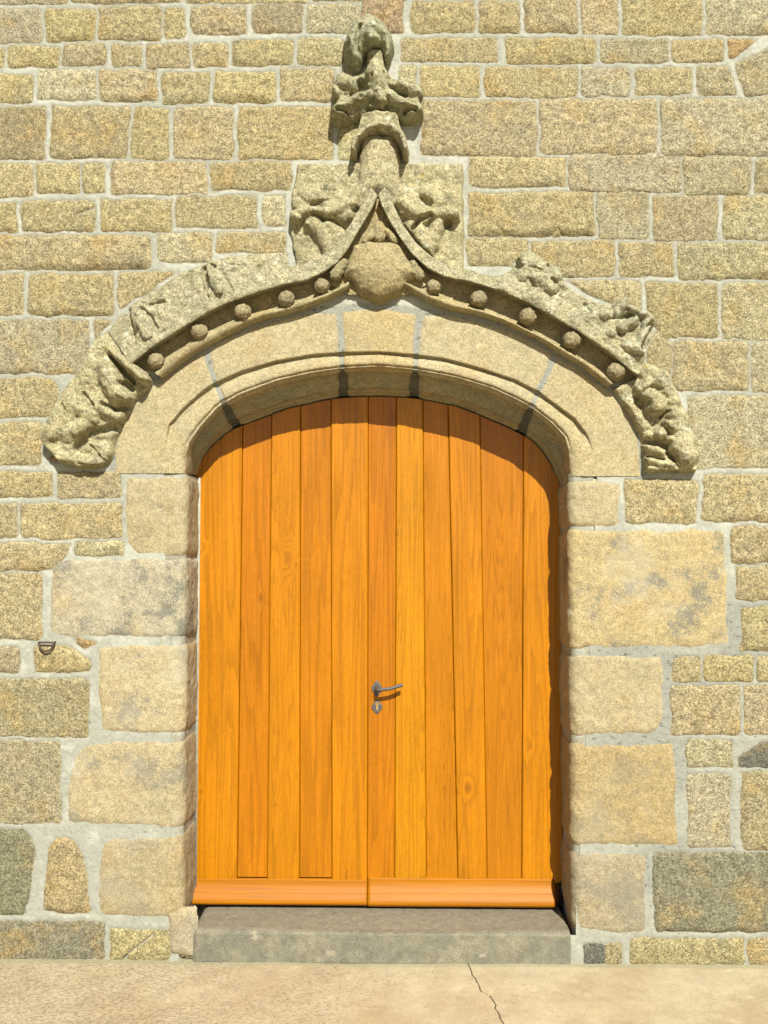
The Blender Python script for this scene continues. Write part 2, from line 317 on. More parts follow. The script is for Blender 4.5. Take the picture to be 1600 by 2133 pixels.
# ------------------------------------------------------------------ wall masonry
TINT = dict(t=(.47, .365, .19), g=(.45, .385, .24), b=(.44, .305, .13), c=(.58, .49, .30), d=(.27, .235, .15), o=(.45, .295, .135), y=(.50, .385, .195), r=(.41, .285, .175), k=(.17, .16, .125), w=(.62, .56, .40), n=(.36, .285, .16))
def R(x0, y0, x1, y1, c='t'): return ([(x0, y0), (x1, y0), (x1, y1), (x0, y1)], c)
def Q(c, *p): return (list(p), c)
ST = [
 R(-60,-60,140,7,'g'), R(148,-60,372,4,'t'), R(384,-60,640,4,'y'), R(652,-60,846,0,'t'),
 R(-30,20,83,88,'g'), R(95,20,196,84), R(206,14,334,82,'y'), R(344,18,383,78), R(400,14,512,68,'y'), R(528,10,629,67,'n'), R(641,10,748,66,'g'), R(756,-2,838,66,'r'),
 R(858,3,988,66,'y'), R(1000,3,1080,68), R(1094,-4,1202,66), R(1214,-4,1284,70), R(1297,-6,1462,70,'t'), R(1474,-4,1640,70,'g'),
 R(-40,100,7,141), R(17,97,121,138,'y'), R(131,93,221,136), R(236,94,295,136,'y'), R(307,92,394,140), R(405,90,472,138,'y'), R(485,84,611,134), R(623,80,713,134,'g'),
 R(836,80,1034,128,'y'), R(1054,80,1240,130,'y'), R(1252,82,1391,128,'g'), R(1402,82,1506,128), Q('o',(1518,82),(1572,82),(1536,121),(1522,121)), Q('g',(1536,134),(1560,120),(1640,80),(1640,196),(1552,196)),
 R(-40,156,65,212,'y'), R(80,146,198,206,'c'), R(207,146,324,208), R(337,152,433,214), R(446,150,570,212,'y'), R(583,144,693,210), R(712,140,748,162,'c'),
 R(834,140,868,182,'c'), R(879,140,997,200,'y'), R(1011,140,1202,200), R(1213,142,1310,198,'g'), R(1324,142,1442,196), Q('g',(1454,140),(1520,140),(1534,196),(1456,196)),
 R(-40,224,91,330,'n'), Q('t',(107,222),(268,222),(262,328),(106,328)), Q('t',(279,224),(351,226),(347,330),(273,328)), Q('t',(366,224),(483,224),(483,328),(362,328)), R(497,224,691,330,'y'), R(706,250,748,330,'c'),
 R(880,211,1116,322,'t'), R(1127,207,1366,318,'t'), R(1378,206,1640,322,'g'),
 R(-40,342,65,408), R(76,341,165,402,'y'), R(174,342,217,402), R(235,337,429,402,'y'), Q('t',(440,338),(606,338),(602,394),(440,394)),
 R(978,328,1178,388,'y'), R(1189,324,1416,398,'g'), R(1424,328,1562,402,'g'), R(1574,330,1640,400,'n'),
 R(-40,422,32,482,'y'), R(46,420,197,480,'y'), R(212,416,355,480,'y'), R(367,410,533,472), R(550,408,592,468,'c'),
 R(978,402,1236,490,'y'), R(1246,402,1350,496,'g'), R(1363,408,1494,499,'n'), R(1510,408,1640,498,'g'),
 R(-40,492,312,560), R(328,486,441,545,'c'), R(453,484,592,524,'y'),
 R(974,498,1097,552,'t'), R(1107,503,1278,574,'t'), R(1290,506,1402,575,'y'), R(1414,508,1640,580,'g'),
 R(-40,572,47,655,'t'), R(60,571,234,656,'t'), Q('t',(247,570),(366,568),(300,612),(248,642)),
 Q('t',(1184,584),(1334,587),(1331,650),(1250,624)), Q('t',(1346,590),(1496,592),(1495,700),(1380,700),(1348,655)), R(1508,592,1640,704,'g'),
 R(-40,668,184,776,'g'), Q('t',(197,668),(232,668),(200,704)),
 Q('t',(1350,722),(1368,690),(1398,714),(1396,790),(1352,760)), R(1404,712,1560,812,'t'), R(1569,712,1640,816,'g'),
 Q('t',(-40,788),(108,788),(124,818),(98,868),(-40,867)), R(1434,826,1640,972,'g'),
 R(-40,880,85,968,'t'), R(-40,984,107,1034,'y'), R(121,986,249,1036,'y'), Q('o',(104,952),(122,950),(118,962),(108,963)),
 R(1304,1000,1451,1088,'y'), R(1466,990,1640,1084,'t'),
 R(-40,1050,35,1120), R(46,1050,251,1120,'y'), Q('y',(-40,1133),(141,1133),(136,1162),(104,1188),(-40,1186)), R(156,1130,254,1156,'c'),
 R(-40,1196,84,1330,'t'), R(1526,1098,1640,1172,'y'), R(1535,1182,1640,1250,'y'), R(1546,1266,1640,1356,'y'),
 R(-40,1350,35,1400,'n'), Q('y',(67,1347),(140,1345),(188,1378),(188,1397),(72,1398)), Q('o',(156,1331),(197,1341),(178,1354)), R(-40,1416,182,1533,'n'),
 R(1400,1370,1459,1420,'y'), R(1468,1367,1570,1420,'y'), R(1580,1370,1640,1420,'y'), R(1399,1431,1541,1531,'y'), R(1553,1430,1640,1528,'t'),
 R(-40,1545,123,1714,'n'), R(1432,1544,1526,1597,'g'), Q('k',(1534,1597),(1545,1570),(1590,1544),(1640,1540),(1640,1600)), R(1434,1614,1521,1764,'g'), R(1547,1610,1640,1770,'n'),
 Q('d',(-40,1728),(52,1728),(78,1786),(62,1850),(56,1905),(-40,1905)), Q('b',(104,1762),(122,1745),(150,1750),(172,1790),(185,1902),(92,1897),(94,1830)),
 R(1364,1778,1640,1940,'d'), R(-40,1922,214,1999,'d'), R(229,1940,352,2002,'t'), R(1220,1966,1262,2010,'k'), R(1262,1964,1292,2010,'n'), R(1312,1957,1550,2010,'y'), R(1561,1957,1640,2010,'y'),
]
# the same masonry carried on past the frame
def filler(x0, x1, y0, y1):
    out = []; y = y0
    while y < y1:
        h = random.choice([58, 66, 72, 84, 104, 116]); x = x0
        if y+h > y1-30: h = y1-y
        while x < x1:
            L = random.uniform(80, 230); xe = min(x+L, x1)
            if x1-xe < 40: xe = x1
            out.append(R(x, y, xe-11, y+h-11, random.choice('ttttyyggnb'))); x = xe
        y += h
    return out
FILL = filler(-1100, -42, -640, 2012)+filler(1651, 2700, -640, 2012)+filler(-42, 1651, -640, -62)
wall = thing('church_wall', 'coursed tan granite church wall with pale mortar joints around the doorway', 'wall', (0, 0, 0))
def warp(X, Y):
    return X+3.2*vn(X/34, Y/34, 11)+1.5*vn(X/11, Y/11, 12), Y+2.6*vn(X/34, Y/34, 13)+1.4*vn(X/11, Y/11, 14)
CHIPS = [([(258,2001),(270,1984),(296,1966),(318,1948)], 2.2, .016), ([(160,447),(176,441),(196,434)], 2.4, .012), ([(545,286),(560,290),(578,288)], 2.2, .010), ([(446,66),(476,65)], 2.2, .008), ([(78,1476),(80,1492)], 2.0, .010), ([(145,282),(149,281)], 2.6, .010),
         ([(1190,312),(1204,306)], 2.4, .006), ([(920,305),(924,302)], 3.5, .010), ([(1150,490),(1160,478),(1170,490)], 3, .010), ([(236,1010),(240,1026)], 2, .006), ([(190,310),(196,312)], 2.5, .008), ([(1230,240),(1236,262)], 3.5, .006), ([(1262,275),(1266,280)], 3, .006), ([(1560,740),(1566,744)], 4, .007), ([(66,1548),(68,1552)], 4, .007)]
g = Geo()
MS = 4.0; mx = np.arange(-1120, 2720, MS); my = np.arange(-660, 2024, MS)
MX, MY = np.meshgrid(mx, my, indexing='ij'); MD = np.full(MX.shape, 30.0); WX, WY = warp(MX, MY)
for idx, (poly, cls) in enumerate(ST+FILL):
    fine = idx < len(ST); st = 2.5 if fine else 7.0
    P = np.array(poly); x0, y0 = P.min(0)-7; x1, y1 = P.max(0)+7
    X, Y = np.meshgrid(np.arange(x0, x1+st, st), np.arange(y0, y1+st, st), indexing='ij')
    a, b = warp(X, Y); e = convex_d(poly, a, b, 4.0)+1.0; seed = idx*13
    rr = random.Random(idx); chip = 0.0
    h = -.0165+.0182*(1-np.exp(-np.maximum(e+5, 0)/4.0))
    big = rr.uniform(.0015, .0045)
    h = h+sstep(-2, 14, e)*(big*fbm(X/38, Y/30, 3, seed)+.0024*fbm(X/13, Y/10, 2, seed+3)+rr.uniform(-.002, .004)+rr.uniform(-.00005, .00005)*(X-x0)+rr.uniform(-.00006, .00006)*(Y-y0))
    h = h+.0017*vn(X/4, Y/4, seed+5)+.0016*fbm(X/6.5, Y/6.5, 2, seed+8)*sstep(0, 8, e)
    if fine:
        for cp, cw_, cd in CHIPS:
            if x0-5 < cp[0][0] < x1+5 and y0-5 < cp[0][1] < y1+5: chip = chip+cd*np.exp(-(seg_d(cp, X+1.2*vn(X/5, Y/5, 3), Y+1.2*vn(X/5, Y/5, 4))/cw_)**2)
    h = np.where(e > 3, np.maximum(h, -.0042+.004*sstep(3, 14, e)), h)-chip
    V = W(X.ravel(), Y.ravel()); V[:, 1] = -h.ravel()
    tm = np.array((.465, .372, .205)); base = (np.array(TINT[cls])*.6+tm*.4 if cls in 'tgybcn' else np.array(TINT[cls]))*rr.uniform(.93, 1.08); base = base*np.array([1, rr.uniform(.98, 1.02), rr.uniform(.97, 1.14)])
    g.add(V, grid_faces(*X.shape, mask=(e > -5)), tint=base)
    # distance of the mortar to the nearest stone
    i0, i1 = np.searchsorted(mx, [x0-30, x1+30]); j0, j1 = np.searchsorted(my, [y0-30, y1+30])
    MD[i0:i1, j0:j1] = np.minimum(MD[i0:i1, j0:j1], -convex_d(poly, WX[i0:i1, j0:j1], WY[i0:i1, j0:j1], 3))
geo_mesh('stonework', g, M_WALL, wall)
# curves of the doorway (photograph pixels): E extrados, G groove, A arris, B line on the door plane; five voussoirs each
E5 = [[(239,986),(239,940),(250,893),(281,838),(318,804),(350,781),(400,746),(430,727)], [(430,727),(482,697),(561,670),(640,652),(707,649)], [(707,649),(790,641),(872,655)], [(872,655),(940,656),(1041,680),(1100,705),(1158,739)], [(1158,739),(1213,772),(1265,810),(1302,850),(1326,900),(1333,935),(1335,992)]]
G5 = [[(345,986),(343,930),(350,885),(380,850),(425,810),(447,797)], [(447,797),(500,772),(575,750),(650,737),(711,733)], [(711,733),(790,731),(868,738)], [(868,738),(925,745),(1000,765),(1075,790),(1123,815)], [(1123,815),(1150,835),(1200,872),(1225,905),(1238,940),(1240,992)]]
A5 = [[(383,986),(385,950),(393,922),(415,890),(450,850),(465,840)], [(465,840),(500,820),(575,792),(650,775),(714,766)], [(714,766),(790,762),(864,769)], [(864,769),(950,785),(1025,807),(1080,833),(1108,848)], [(1108,848),(1150,880),(1178,910),(1187,945),(1189,992)]]
B5 = [[(410,990),(412,982),(420,958),(440,930),(475,900),(492,890)], [(492,890),(530,875),(600,850),(675,832),(716,827)], [(716,827),(790,824),(862,828)], [(862,828),(900,834),(950,845),(1000,864),(1050,885),(1085,902)], [(1085,902),(1110,918),(1130,940),(1150,972),(1162,1000),(1166,1012)]]
NS = [150, 150, 90, 150, 150]
def joined(C5, it=10):
    P = [resample(c, n) for c, n in zip(C5, NS)]
    Qc = np.concatenate([p if i == 0 else p[1:] for i, p in enumerate(P)]); return smooth_curve(Qc, it)
cE, cG, cA, cB = (joined(c) for c in (E5, G5, A5, B5))
STARTS = np.r_[0, np.cumsum([NS[0]]+[n-1 for n in NS[1:]])-0]; BRK = [0]; k = 0
for i, n in enumerate(NS): k += (n-1); BRK.append(k)
DEPTH = .286; RAD = .046
XL = wp(384, 1500)[0]; XR = wp(1189, 1500)[0]
# mortar sheet (hole where the doorway is)
open_poly = [(372, 2040)]+[(q[0], q[1]) for q in (cG+(cG-np.array([788, 1010]))*.018)]+[(1201, 1948), (1186, 1950), (1186, 2040)]
inside = poly_sd(open_poly, MX, MY)
PV = W(MX.ravel(), MY.ravel())
mh = -.0066+.0020*fbm(MX/16, MY/16, 3, 77)+.0014*vn(MX/5, MY/5, 78)+.0036*sstep(1, 6, MD)
PV[:, 1] = -mh.ravel()
greya = .55*sstep(1380, 1500, MY)*sstep(480, 400, MX)+sstep(1050, 1350, MY)*sstep(1050, 1350, MX)+.5*sstep(.0, .4, fbm(MX/130, MY/130, 2, 4))
greya = np.maximum(greya, 1.6*sstep(16, 9, seg_d([tuple(q) for q in cE[::6]], MX, MY)))
greya = np.maximum(greya, 1.6*sstep(-14, -8, poly_sd([tuple(q) for q in cE[6:-6:6]], MX, MY))*sstep(976, 966, MY))
g = Geo(); fm = grid_faces(*MX.shape); keep = ~(inside.ravel()[fm] > 0).all(1)
g.add(PV, fm[keep], dist=MD.ravel(), grey=greya.ravel())
x0, x1 = PV[:, 0].min(), PV[:, 0].max(); zt = PV[:, 2].max()
tz = wp(790, 700)[2]
for bx in ((x0+.02, XL-.06, .03, .9, -.3, zt-.02), (XR+.06, x1-.02, .03, .9, -.3, zt-.02), (XL-.062, XR+.062, .03, .9, tz, zt-.021), (XL-.063, XR+.063, .45, .9, -.3, tz+.01)):
    g.box(*bx, dist=9.0, grey=0.0)
geo_mesh('mortar', g, M_MORTAR, wall)
# ------------------------------------------------------------------ doorway: jamb blocks and voussoirs
door_way = thing('stone_doorway', 'smooth cream granite jambs and depressed arch framing the orange door', 'door surround', (float((XL+XR)/2), 0, 0))
QL = math.pi/2*RAD
def wrap(side, u, z, h):
    """u: metres along the face towards the opening (0 = start of the rounded arris)"""
    sg = 1 if side == 'L' else -1; xa = XL if side == 'L' else XR
    u = np.asarray(u); a = np.clip(u/RAD, 0, math.pi/2)
    dx = np.where(u < 0, u, 0)+(RAD+h)*np.sin(a)
    y = RAD-(RAD+h)*np.cos(a)+np.maximum(u-QL, 0)
    return np.stack([xa-sg*RAD+sg*dx, y, z], -1)
UEND = QL+DEPTH-RAD+.03
JB = [('L', [(262,994),(400,994),(400,1156),(285,1156),(262,1128)], 'c'), ('L', [(106,1172),(150,1163),(400,1167),(400,1327),(104,1325)], 'w'), ('L', [(203,1345),(400,1345),(400,1527),(210,1524)], 'c'),
      ('L', [(142,1620),(165,1560),(200,1545),(400,1545),(400,1728),(136,1714)], 'c'), ('L', [(212,1752),(230,1744),(400,1744),(400,1917),(204,1906)], 't'),
      ('R', [(1170,1003),(1290,1003),(1290,1096),(1170,1096)], 'c'), ('R', [(1170,1107),(1508,1103),(1520,1346),(1170,1350)], 'y'), ('R', [(1170,1370),(1380,1366),(1384,1500),(1362,1530),(1170,1533)], 'c'),
      ('R', [(1170,1552),(1404,1549),(1414,1762),(1170,1760)], 'b'), ('R', [(1170,1776),(1347,1778),(1345,1944),(1240,1944),(1170,1900)], 'g')]
JT = dict(b=(.53, .405, .205), c=(.60, .495, .30), w=(.585, .515, .36), y=(.60, .475, .25), t=(.50, .41, .245), g=(.46, .385, .25))
for idx, (side, poly, cls) in enumerate(JB):
    P = np.array(poly, float); PW = W(P[:, 0], P[:, 1])
    sg = 1 if side == 'L' else -1; xs0 = (XL-RAD) if side == 'L' else (XR+RAD)
    uu = sg*(PW[:, 0]-xs0); far = (P[:, 0] == 400) if side == 'L' else (P[:, 0] == 1170)
    uu[far] = UEND+.05                       # the block returns into the reveal
    poly_u = np.stack([uu/PXM, -PW[:, 2]/PXM], 1)
    lo, hi = poly_u.min(0)-7, poly_u.max(0)+7; hi[0] = UEND/PXM
    U, Zp = np.meshgrid(np.arange(lo[0], hi[0], 2.5), np.arange(lo[1], hi[1]+2.5, 2.5), indexing='ij')
    a, b = warp(U+900*idx, Zp); e = convex_d(poly_u, a-900*idx, b, 5.0)
    seed = 700+idx*9
    h = -.017+.021*(1-np.exp(-np.maximum(e+5, 0)/6.0))
    ub = sstep(-60, -5, U)
    h = h+sstep(-2, 12, e)*(.0042*fbm(U/60, Zp/50, 3, seed)+.0016*fbm(U/10, Zp/9, 2, seed+2)+ub*.0035*fbm(U/22, Zp/26, 2, seed+4)-ub*.004*np.maximum(0, vn(U/30, Zp/24, seed+6)))+.0005*vn(U/4, Zp/4, seed+3)
    V = wrap(side, U.ravel()*PXM, -Zp.ravel()*PXM, h.ravel())
    o = make_mesh('jamb_block', V, grid_faces(*U.shape, mask=(e > -5)), M_DRESS, door_way, dict(tint=np.broadcast_to(np.array(JT[cls])*random.uniform(.95, 1.05), (len(V), 3)), stain=np.full(len(V), (.25, 1.0, .85, .7, .35, .2, .95, .25, .45, .6)[idx])))
g = Geo()
for side in 'LR':
    U, Zp = np.meshgrid(np.arange(-.095, UEND+.004, .009), np.arange(-.02, wp(400, 985)[2], .012), indexing='ij')
    h = -.0065+.0018*fbm(U*30, Zp*30, 3, 31)-.012*sstep(-.07, -.095, U)
    g.add(wrap(side, U.ravel(), Zp.ravel(), h.ravel()), grid_faces(*U.shape), dist=4.0+3*vn(U*20, Zp*20, 5).ravel(), grey=.3)
g.box(XL-.004, XL+.0085, DEPTH-.022, DEPTH+.06, .2, wp(400, 985)[2], dist=5.0, grey=.1)
# lofted arch sheet
def arch_sheet(i0, i1, sink, extra_t=0):
    n = i1-i0+1; sl = slice(i0, i1+1); tot = BRK[-1]
    E3 = W(cE[sl, 0], cE[sl, 1]); G3 = W(cG[sl, 0], cG[sl, 1]); A3 = W(cA[sl, 0], cA[sl, 1]); B3 = W(cB[sl, 0], cB[sl, 1], DEPTH)
    s = np.arange(i0, i1+1); endf = sstep(28, 78, s)*sstep(tot-28, tot-78, s)      # moulding dies out towards the springing
    rows = []; tpar = []
    def lat(P, Qv): v = P-Qv; v[:, 1] = 0; return v/np.linalg.norm(v, axis=1, keepdims=True)
    outw = lat(G3.copy(), A3.copy())                                    # away from the opening
    for t in np.linspace(0, 1, 44):                                   # flat face
        p = E3*(1-t)+G3*t; p[:, 1] = 0; rows.append(p); tpar.append(t)
    for t in np.r_[np.linspace(.01, .3, 34), np.linspace(.31, 1, 46)]:    # groove then roll
        p = G3*(1-t)+A3*t
        dropd = .025*sstep(0, .05, t); rise = np.clip((t-.19)/.60, 0, 1)
        gro = dropd*(1-np.sqrt(np.maximum(0, 1-(1-rise)**2))); roll = .0; gro = gro+.010*np.exp(-((t-.90)/.04)**2)
        rnd_m = .014*np.clip((t-.70)/.30, 0, 1)**2.2; rnd_p = RAD*(1-np.sqrt(np.maximum(0, 1-np.clip((t-.0)/1.0, 0, 1)**6)))*.8
        p[:, 1] = endf*(gro-roll+rnd_m)+(1-endf)*rnd_p; rows.append(p); tpar.append(1+t)
    y0 = rows[-1][:, 1]
    for t in np.linspace(0, 1, 46)[1:]:                               # soffit: quirk, hollow, fillet, splay to the door
        tt = t; p = A3*(1-tt)+B3*tt
        p[:, 1] = y0+(DEPTH-y0)*tt
        q = .016*np.exp(-((t-.07)/.035)**2)+.030*np.sin(np.clip((t-.14)/.46, 0, 1)*math.pi)-.007*np.exp(-((t-.66)/.05)**2)+.010*np.exp(-((t-.95)/.05)**2)
        p = p+outw*(endf*q)[:, None]; rows.append(p); tpar.append(2+t)
    p = B3.copy(); p[:, 1] = DEPTH+.075; rows.append(p); tpar.append(3.1)
    G_ = np.stack(rows, 1)
    return G_, np.array(tpar), s
tot = BRK[-1]
for vi in range(5):
    i0, i1 = BRK[vi], BRK[vi+1]
    Gs, tp, s = arch_sheet(i0, i1, 0)
    # oversample along s for fine surface
    du = np.gradient(Gs, axis=0); dv = np.gradient(Gs, axis=1); nn = np.cross(du, dv); nn /= np.linalg.norm(nn, axis=2, keepdims=True)+1e-12
    if nn[:, 5, 1].mean() > 0: nn = -nn
    mid = Gs.shape[0]
    ds = np.linalg.norm(np.diff(Gs, axis=0), axis=2); cs = np.concatenate([np.zeros((1, Gs.shape[1])), np.cumsum(ds, 0)]); eL = cs/PXM; eR = (cs[-1:]-cs)/PXM
    dt = np.linalg.norm(np.diff(Gs, axis=1), axis=2); ct = np.concatenate([np.zeros((Gs.shape[0], 1)), np.cumsum(dt, 1)], 1)/PXM
    wob = 1.8*vn(ct/18, np.zeros_like(ct)+vi*7, 41)-6*np.broadcast_to(sstep(2.1, 2.6, tp)[None], ct.shape)
    e = -4*np.log(np.exp(-(eL-(6 if vi else -9)+wob)/4)+np.exp(-(eR-(6 if vi < 4 else -9)+wob)/4)+np.exp(-(ct-1)/4))
    seed = 900+vi*11; pu = Gs[..., 0]/PXM; pv = (Gs[..., 2]-Gs[..., 1])/PXM
    h = -.015+.0165*(1-np.exp(-np.maximum(e+5, 0)/4.5))+sstep(0, 10, e)*(.0028*fbm(pu/55, pv/55, 3, seed)+.0012*fbm(pu/11, pv/11, 2, seed+2))+.0005*vn(pu/4, pv/4, seed+3)
    V = (Gs+nn*h[..., None]).reshape(-1, 3)
    tc = [(.585, .49, .29), (.60, .50, .30), (.60, .475, .25), (.605, .51, .31), (.60, .50, .29)][vi]
    soffit_tint = np.broadcast_to((sstep(2.22, 2.34, tp)*sstep(2.86, 2.72, tp))[None], ct.shape)*(.75+.5*fbm(pu/30, pv/30, 2, 71)); soffit_tint = np.clip(soffit_tint, 0, 1)[..., None]  # mask for a grey-olive tint band along the middle of the soffit
    tcv = (np.array(tc)[None, None]*(1-soffit_tint*.85)+np.array((.37, .38, .25))[None, None]*soffit_tint*.85).reshape(-1, 3)
    make_mesh('voussoir', V, grid_faces(*Gs.shape[:2]), M_DRESS, door_way, dict(tint=tcv, stain=np.full(len(tcv), .22)))
Gs, tp, s = arch_sheet(0, tot, 0)
du = np.gradient(Gs, axis=0); dv = np.gradient(Gs, axis=1); nn = np.cross(du, dv); nn /= np.linalg.norm(nn, axis=2, keepdims=True)+1e-12
if nn[:, 5, 1].mean() > 0: nn = -nn
V = (Gs-nn*.0065).reshape(-1, 3)
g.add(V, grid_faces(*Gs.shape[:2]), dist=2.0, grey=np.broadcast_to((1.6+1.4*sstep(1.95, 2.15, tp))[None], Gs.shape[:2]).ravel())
geo_mesh('joint_mortar', g, M_MORTAR, door_way)
# ------------------------------------------------------------------ threshold
zt_s = wp(790, 1937)[2]
xl, xr = wp(402, 1960)[0], wp(1189, 1960)[0]
xs = np.arange(xl, xr+.004, .008); prof = []
for t in np.linspace(0, 1, 26): prof.append((-.012, t*(zt_s-.02), 0))
for a in np.linspace(0, math.pi/2, 13)[1:]: prof.append((.034-.046*math.cos(a), zt_s-.02+.02*math.sin(a), a/1.57))
for t in np.linspace(0, 1, 40)[1:]: prof.append((.034+t*.314, zt_s+.004*t, 1))
prof = np.array(prof); Xg = np.broadcast_to(xs[:, None], (len(xs), len(prof))); Yg = np.broadcast_to(prof[:, 0], Xg.shape).copy(); Zg = np.broadcast_to(prof[:, 1], Xg.shape).copy()
wear = .014*np.exp(-((Xg+.02)/.5)**2)*prof[None, :, 2]*sstep(.16, .0, Yg)
endr = sstep(0, .02, Xg-xl)*sstep(-.012, .012, xr-Xg)
Zg = Zg-wear-(1-endr)*.012+.0022*fbm(Xg*18, Yg*18, 3, 61)*prof[None, :, 2]; Yg = Yg+(1-endr)*.012+.0035*fbm(Xg*12, Zg*12, 3, 62)*(1-prof[None, :, 2])
o = make_mesh('stone_threshold', np.stack([Xg, Yg, Zg], -1).reshape(-1, 3), grid_faces(*Xg.shape), M_SILL, None, dict(top=np.broadcast_to(prof[:, 2], Xg.shape).ravel()))
o['label'] = 'grey worn granite threshold slab below the orange door'; o['category'] = 'doorstep'; o['kind'] = 'thing'
gg = [(354,1900),(404,1896),(407,1992),(352,1985)]
# small wedge stone by the threshold
X, Y = np.meshgrid(np.arange(344, 416, 2.5), np.arange(1886, 2004, 2.5), indexing='ij'); a, b = warp(X, Y); e = convex_d(gg, a, b, 4)
V = W(X.ravel(), Y.ravel()); V[:, 1] = -(-.015+.03*(1-np.exp(-np.maximum(e+5, 0)/8))+.003*fbm(X/18, Y/18, 3, 3)).ravel()
make_mesh('plinth_stone', V, grid_faces(*X.shape, mask=(e > -5)), M_DRESS, door_way, dict(tint=np.broadcast_to(np.array((.55, .46, .31)), (len(V), 3)), stain=np.full(len(V), .4)))
# ------------------------------------------------------------------ door
door = thing('double_door', 'varnished orange oak plank double door under the stone arch', 'door', (float((XL+XR)/2), DEPTH, 0.0))
PT = [405, 505, 566, 626, 690, 767, 826, 881, 935, 1000, 1090, 1172]; PB = [399, 494, 557, 624, 692, 765, 822, 888, 954, 1014, 1087, 1172]
WT = [(.80, .275, .020), (.72, .225, .018), (.80, .275, .022), (.73, .235, .019), (.80, .27, .020), (.70, .215, .018), (.83, .315, .024), (.76, .255, .020), (.78, .265, .020), (.70, .225, .019), (.80, .275, .018)]
RINGS = [9, 8, 26, 7, 10, 9, 16, 30, 12, 26, 9]
KN = [(600, 1165, 15, 34), (617, 1176, 7, 12), (545, 1245, 9, 18), (425, 1140, 9, 14), (975, 1640, 13, 24), (952, 1648, 6, 14), (1103, 1552, 10, 18), (829, 1112, 6, 16), (465, 1522, 10, 5), (573, 1676, 8, 8), (1000, 1480, 4, 8), (420, 1648, 8, 12)]
KNW = [(*wp(a, b, DEPTH)[[0, 2]], rx*PXM*1.06, rz*PXM*1.06) for a, b, rx, rz in KN]
arch_x = W(cB[:, 0], cB[:, 1], DEPTH)[:, [0, 2]]; order = np.argsort(arch_x[:, 0])
def arch_top(x): return np.interp(x, arch_x[order, 0], arch_x[order, 1])
ZB = wp(790, 1884, DEPTH)[2]
leafs = [Geo(), Geo()]
for i in range(11):
    xt0, xt1 = wp(PT[i], 900, DEPTH)[0], wp(PT[i+1], 900, DEPTH)[0]; xb0, xb1 = wp(PB[i], 1830, DEPTH)[0], wp(PB[i+1], 1830, DEPTH)[0]
    zt0, zb0 = wp(800, 900, DEPTH)[2], wp(800, 1830, DEPTH)[2]
    raised = (i % 2 == 0); yf = DEPTH-(.010 if raised else 0.0)
    if i == 5: yf = DEPTH-.004
    zbot = wp(800, 1836 if raised else 1828, yf)[2]-.0
    nz = 330; nx = 18; ch = .0045
    us = np.r_[0, 0, ch, np.linspace(.02, .98, nx), 0, 0, 0]; gv = np.linspace(0, 1, nz)
    Vv = []; 
    X = np.zeros((nx+5, nz)); Yv = X.copy(); Zv = X.copy()
    zz = zbot+gv*(2.75-zbot)
    for k, zcol in enumerate(zz):
        f = (zcol-zb0)/(zt0-zb0); a0 = xb0+(xt0-xb0)*f+.0006; a1 = xb1+(xt1-xb1)*f-.0006; wdt = a1-a0
        X[:, k] = np.r_[a0, a0+.0003, a0+ch, a0+ch+(wdt-2*ch)*np.linspace(.02, .98, nx-2)[0:nx-2], a1-ch, a1-.0003, a1][:nx+5] if False else np.r_[a0, a0, a0+ch, np.linspace(a0+ch*1.6, a1-ch*1.6, nx-1), a1-ch, a1, a1]
        Yv[:, k] = np.r_[yf+.03, yf+ch, yf, np.full(nx-1, yf), yf, yf+ch, yf+.03]
    top = arch_top(X)-.007
    Zv = zbot+gv[None, :]*(np.maximum(top, zbot+.5)-zbot)
    if raised:       # chamfered lower end
        edge = np.minimum(X-X[0:1], X[-1:]-X); Zv = Zv+np.where(gv[None, :] == 0, np.maximum(0, .014-edge*.9), 0)
    seed = float(i*1.37+.4)
    kn = np.zeros_like(X)
    for kx, kz, rx, rz in KNW: kn = np.maximum(kn, np.exp(-((X-kx)/rx)**2-((Zv-kz)/rz)**2)*(1 if abs(kx-(X.min()+X.max())/2) < .1 else 0))
    V = np.stack([X, Yv, Zv], -1).reshape(-1, 3)
    Gd = leafs[0 if i < 5 else 1]
    Gd.add(V, grid_faces(*X.shape), tint=np.array(WT[i])*.82+np.array((.775, .265, .02))*.18, seed=seed, knot=kn.ravel(), rings=float(RINGS[i]))
    # lower end face
    e0 = np.arange(X.shape[0])*nz; v2 = V[e0].copy(); v3 = v2.copy(); v3[:, 1] = DEPTH+.03; n0 = len(e0)
    Gd.add(np.r_[v2, v3], [(k, k+1, n0+k+1, n0+k) for k in range(n0-1)], tint=np.array(WT[i]), seed=seed, knot=0.0, rings=8.0)
xm = wp(766, 1850, DEPTH)[0]; xl_d = wp(399, 1850, DEPTH)[0]; xr_d = wp(1166, 1850, DEPTH)[0]
for k, (a, b) in enumerate(((xl_d, xm-.001), (xm+.001, xr_d))):                  # backing behind the planks down to the sill
    leafs[k].box(a, b, DEPTH+.02, DEPTH+.05, ZB+.006, 1.2, tint=np.array((.3, .1, .01)), seed=1.0, knot=0.0, rings=8.0)
lf = [geo_mesh('door_leaf', leafs[k], M_WOOD, door, smooth=False) for k in (0, 1)]
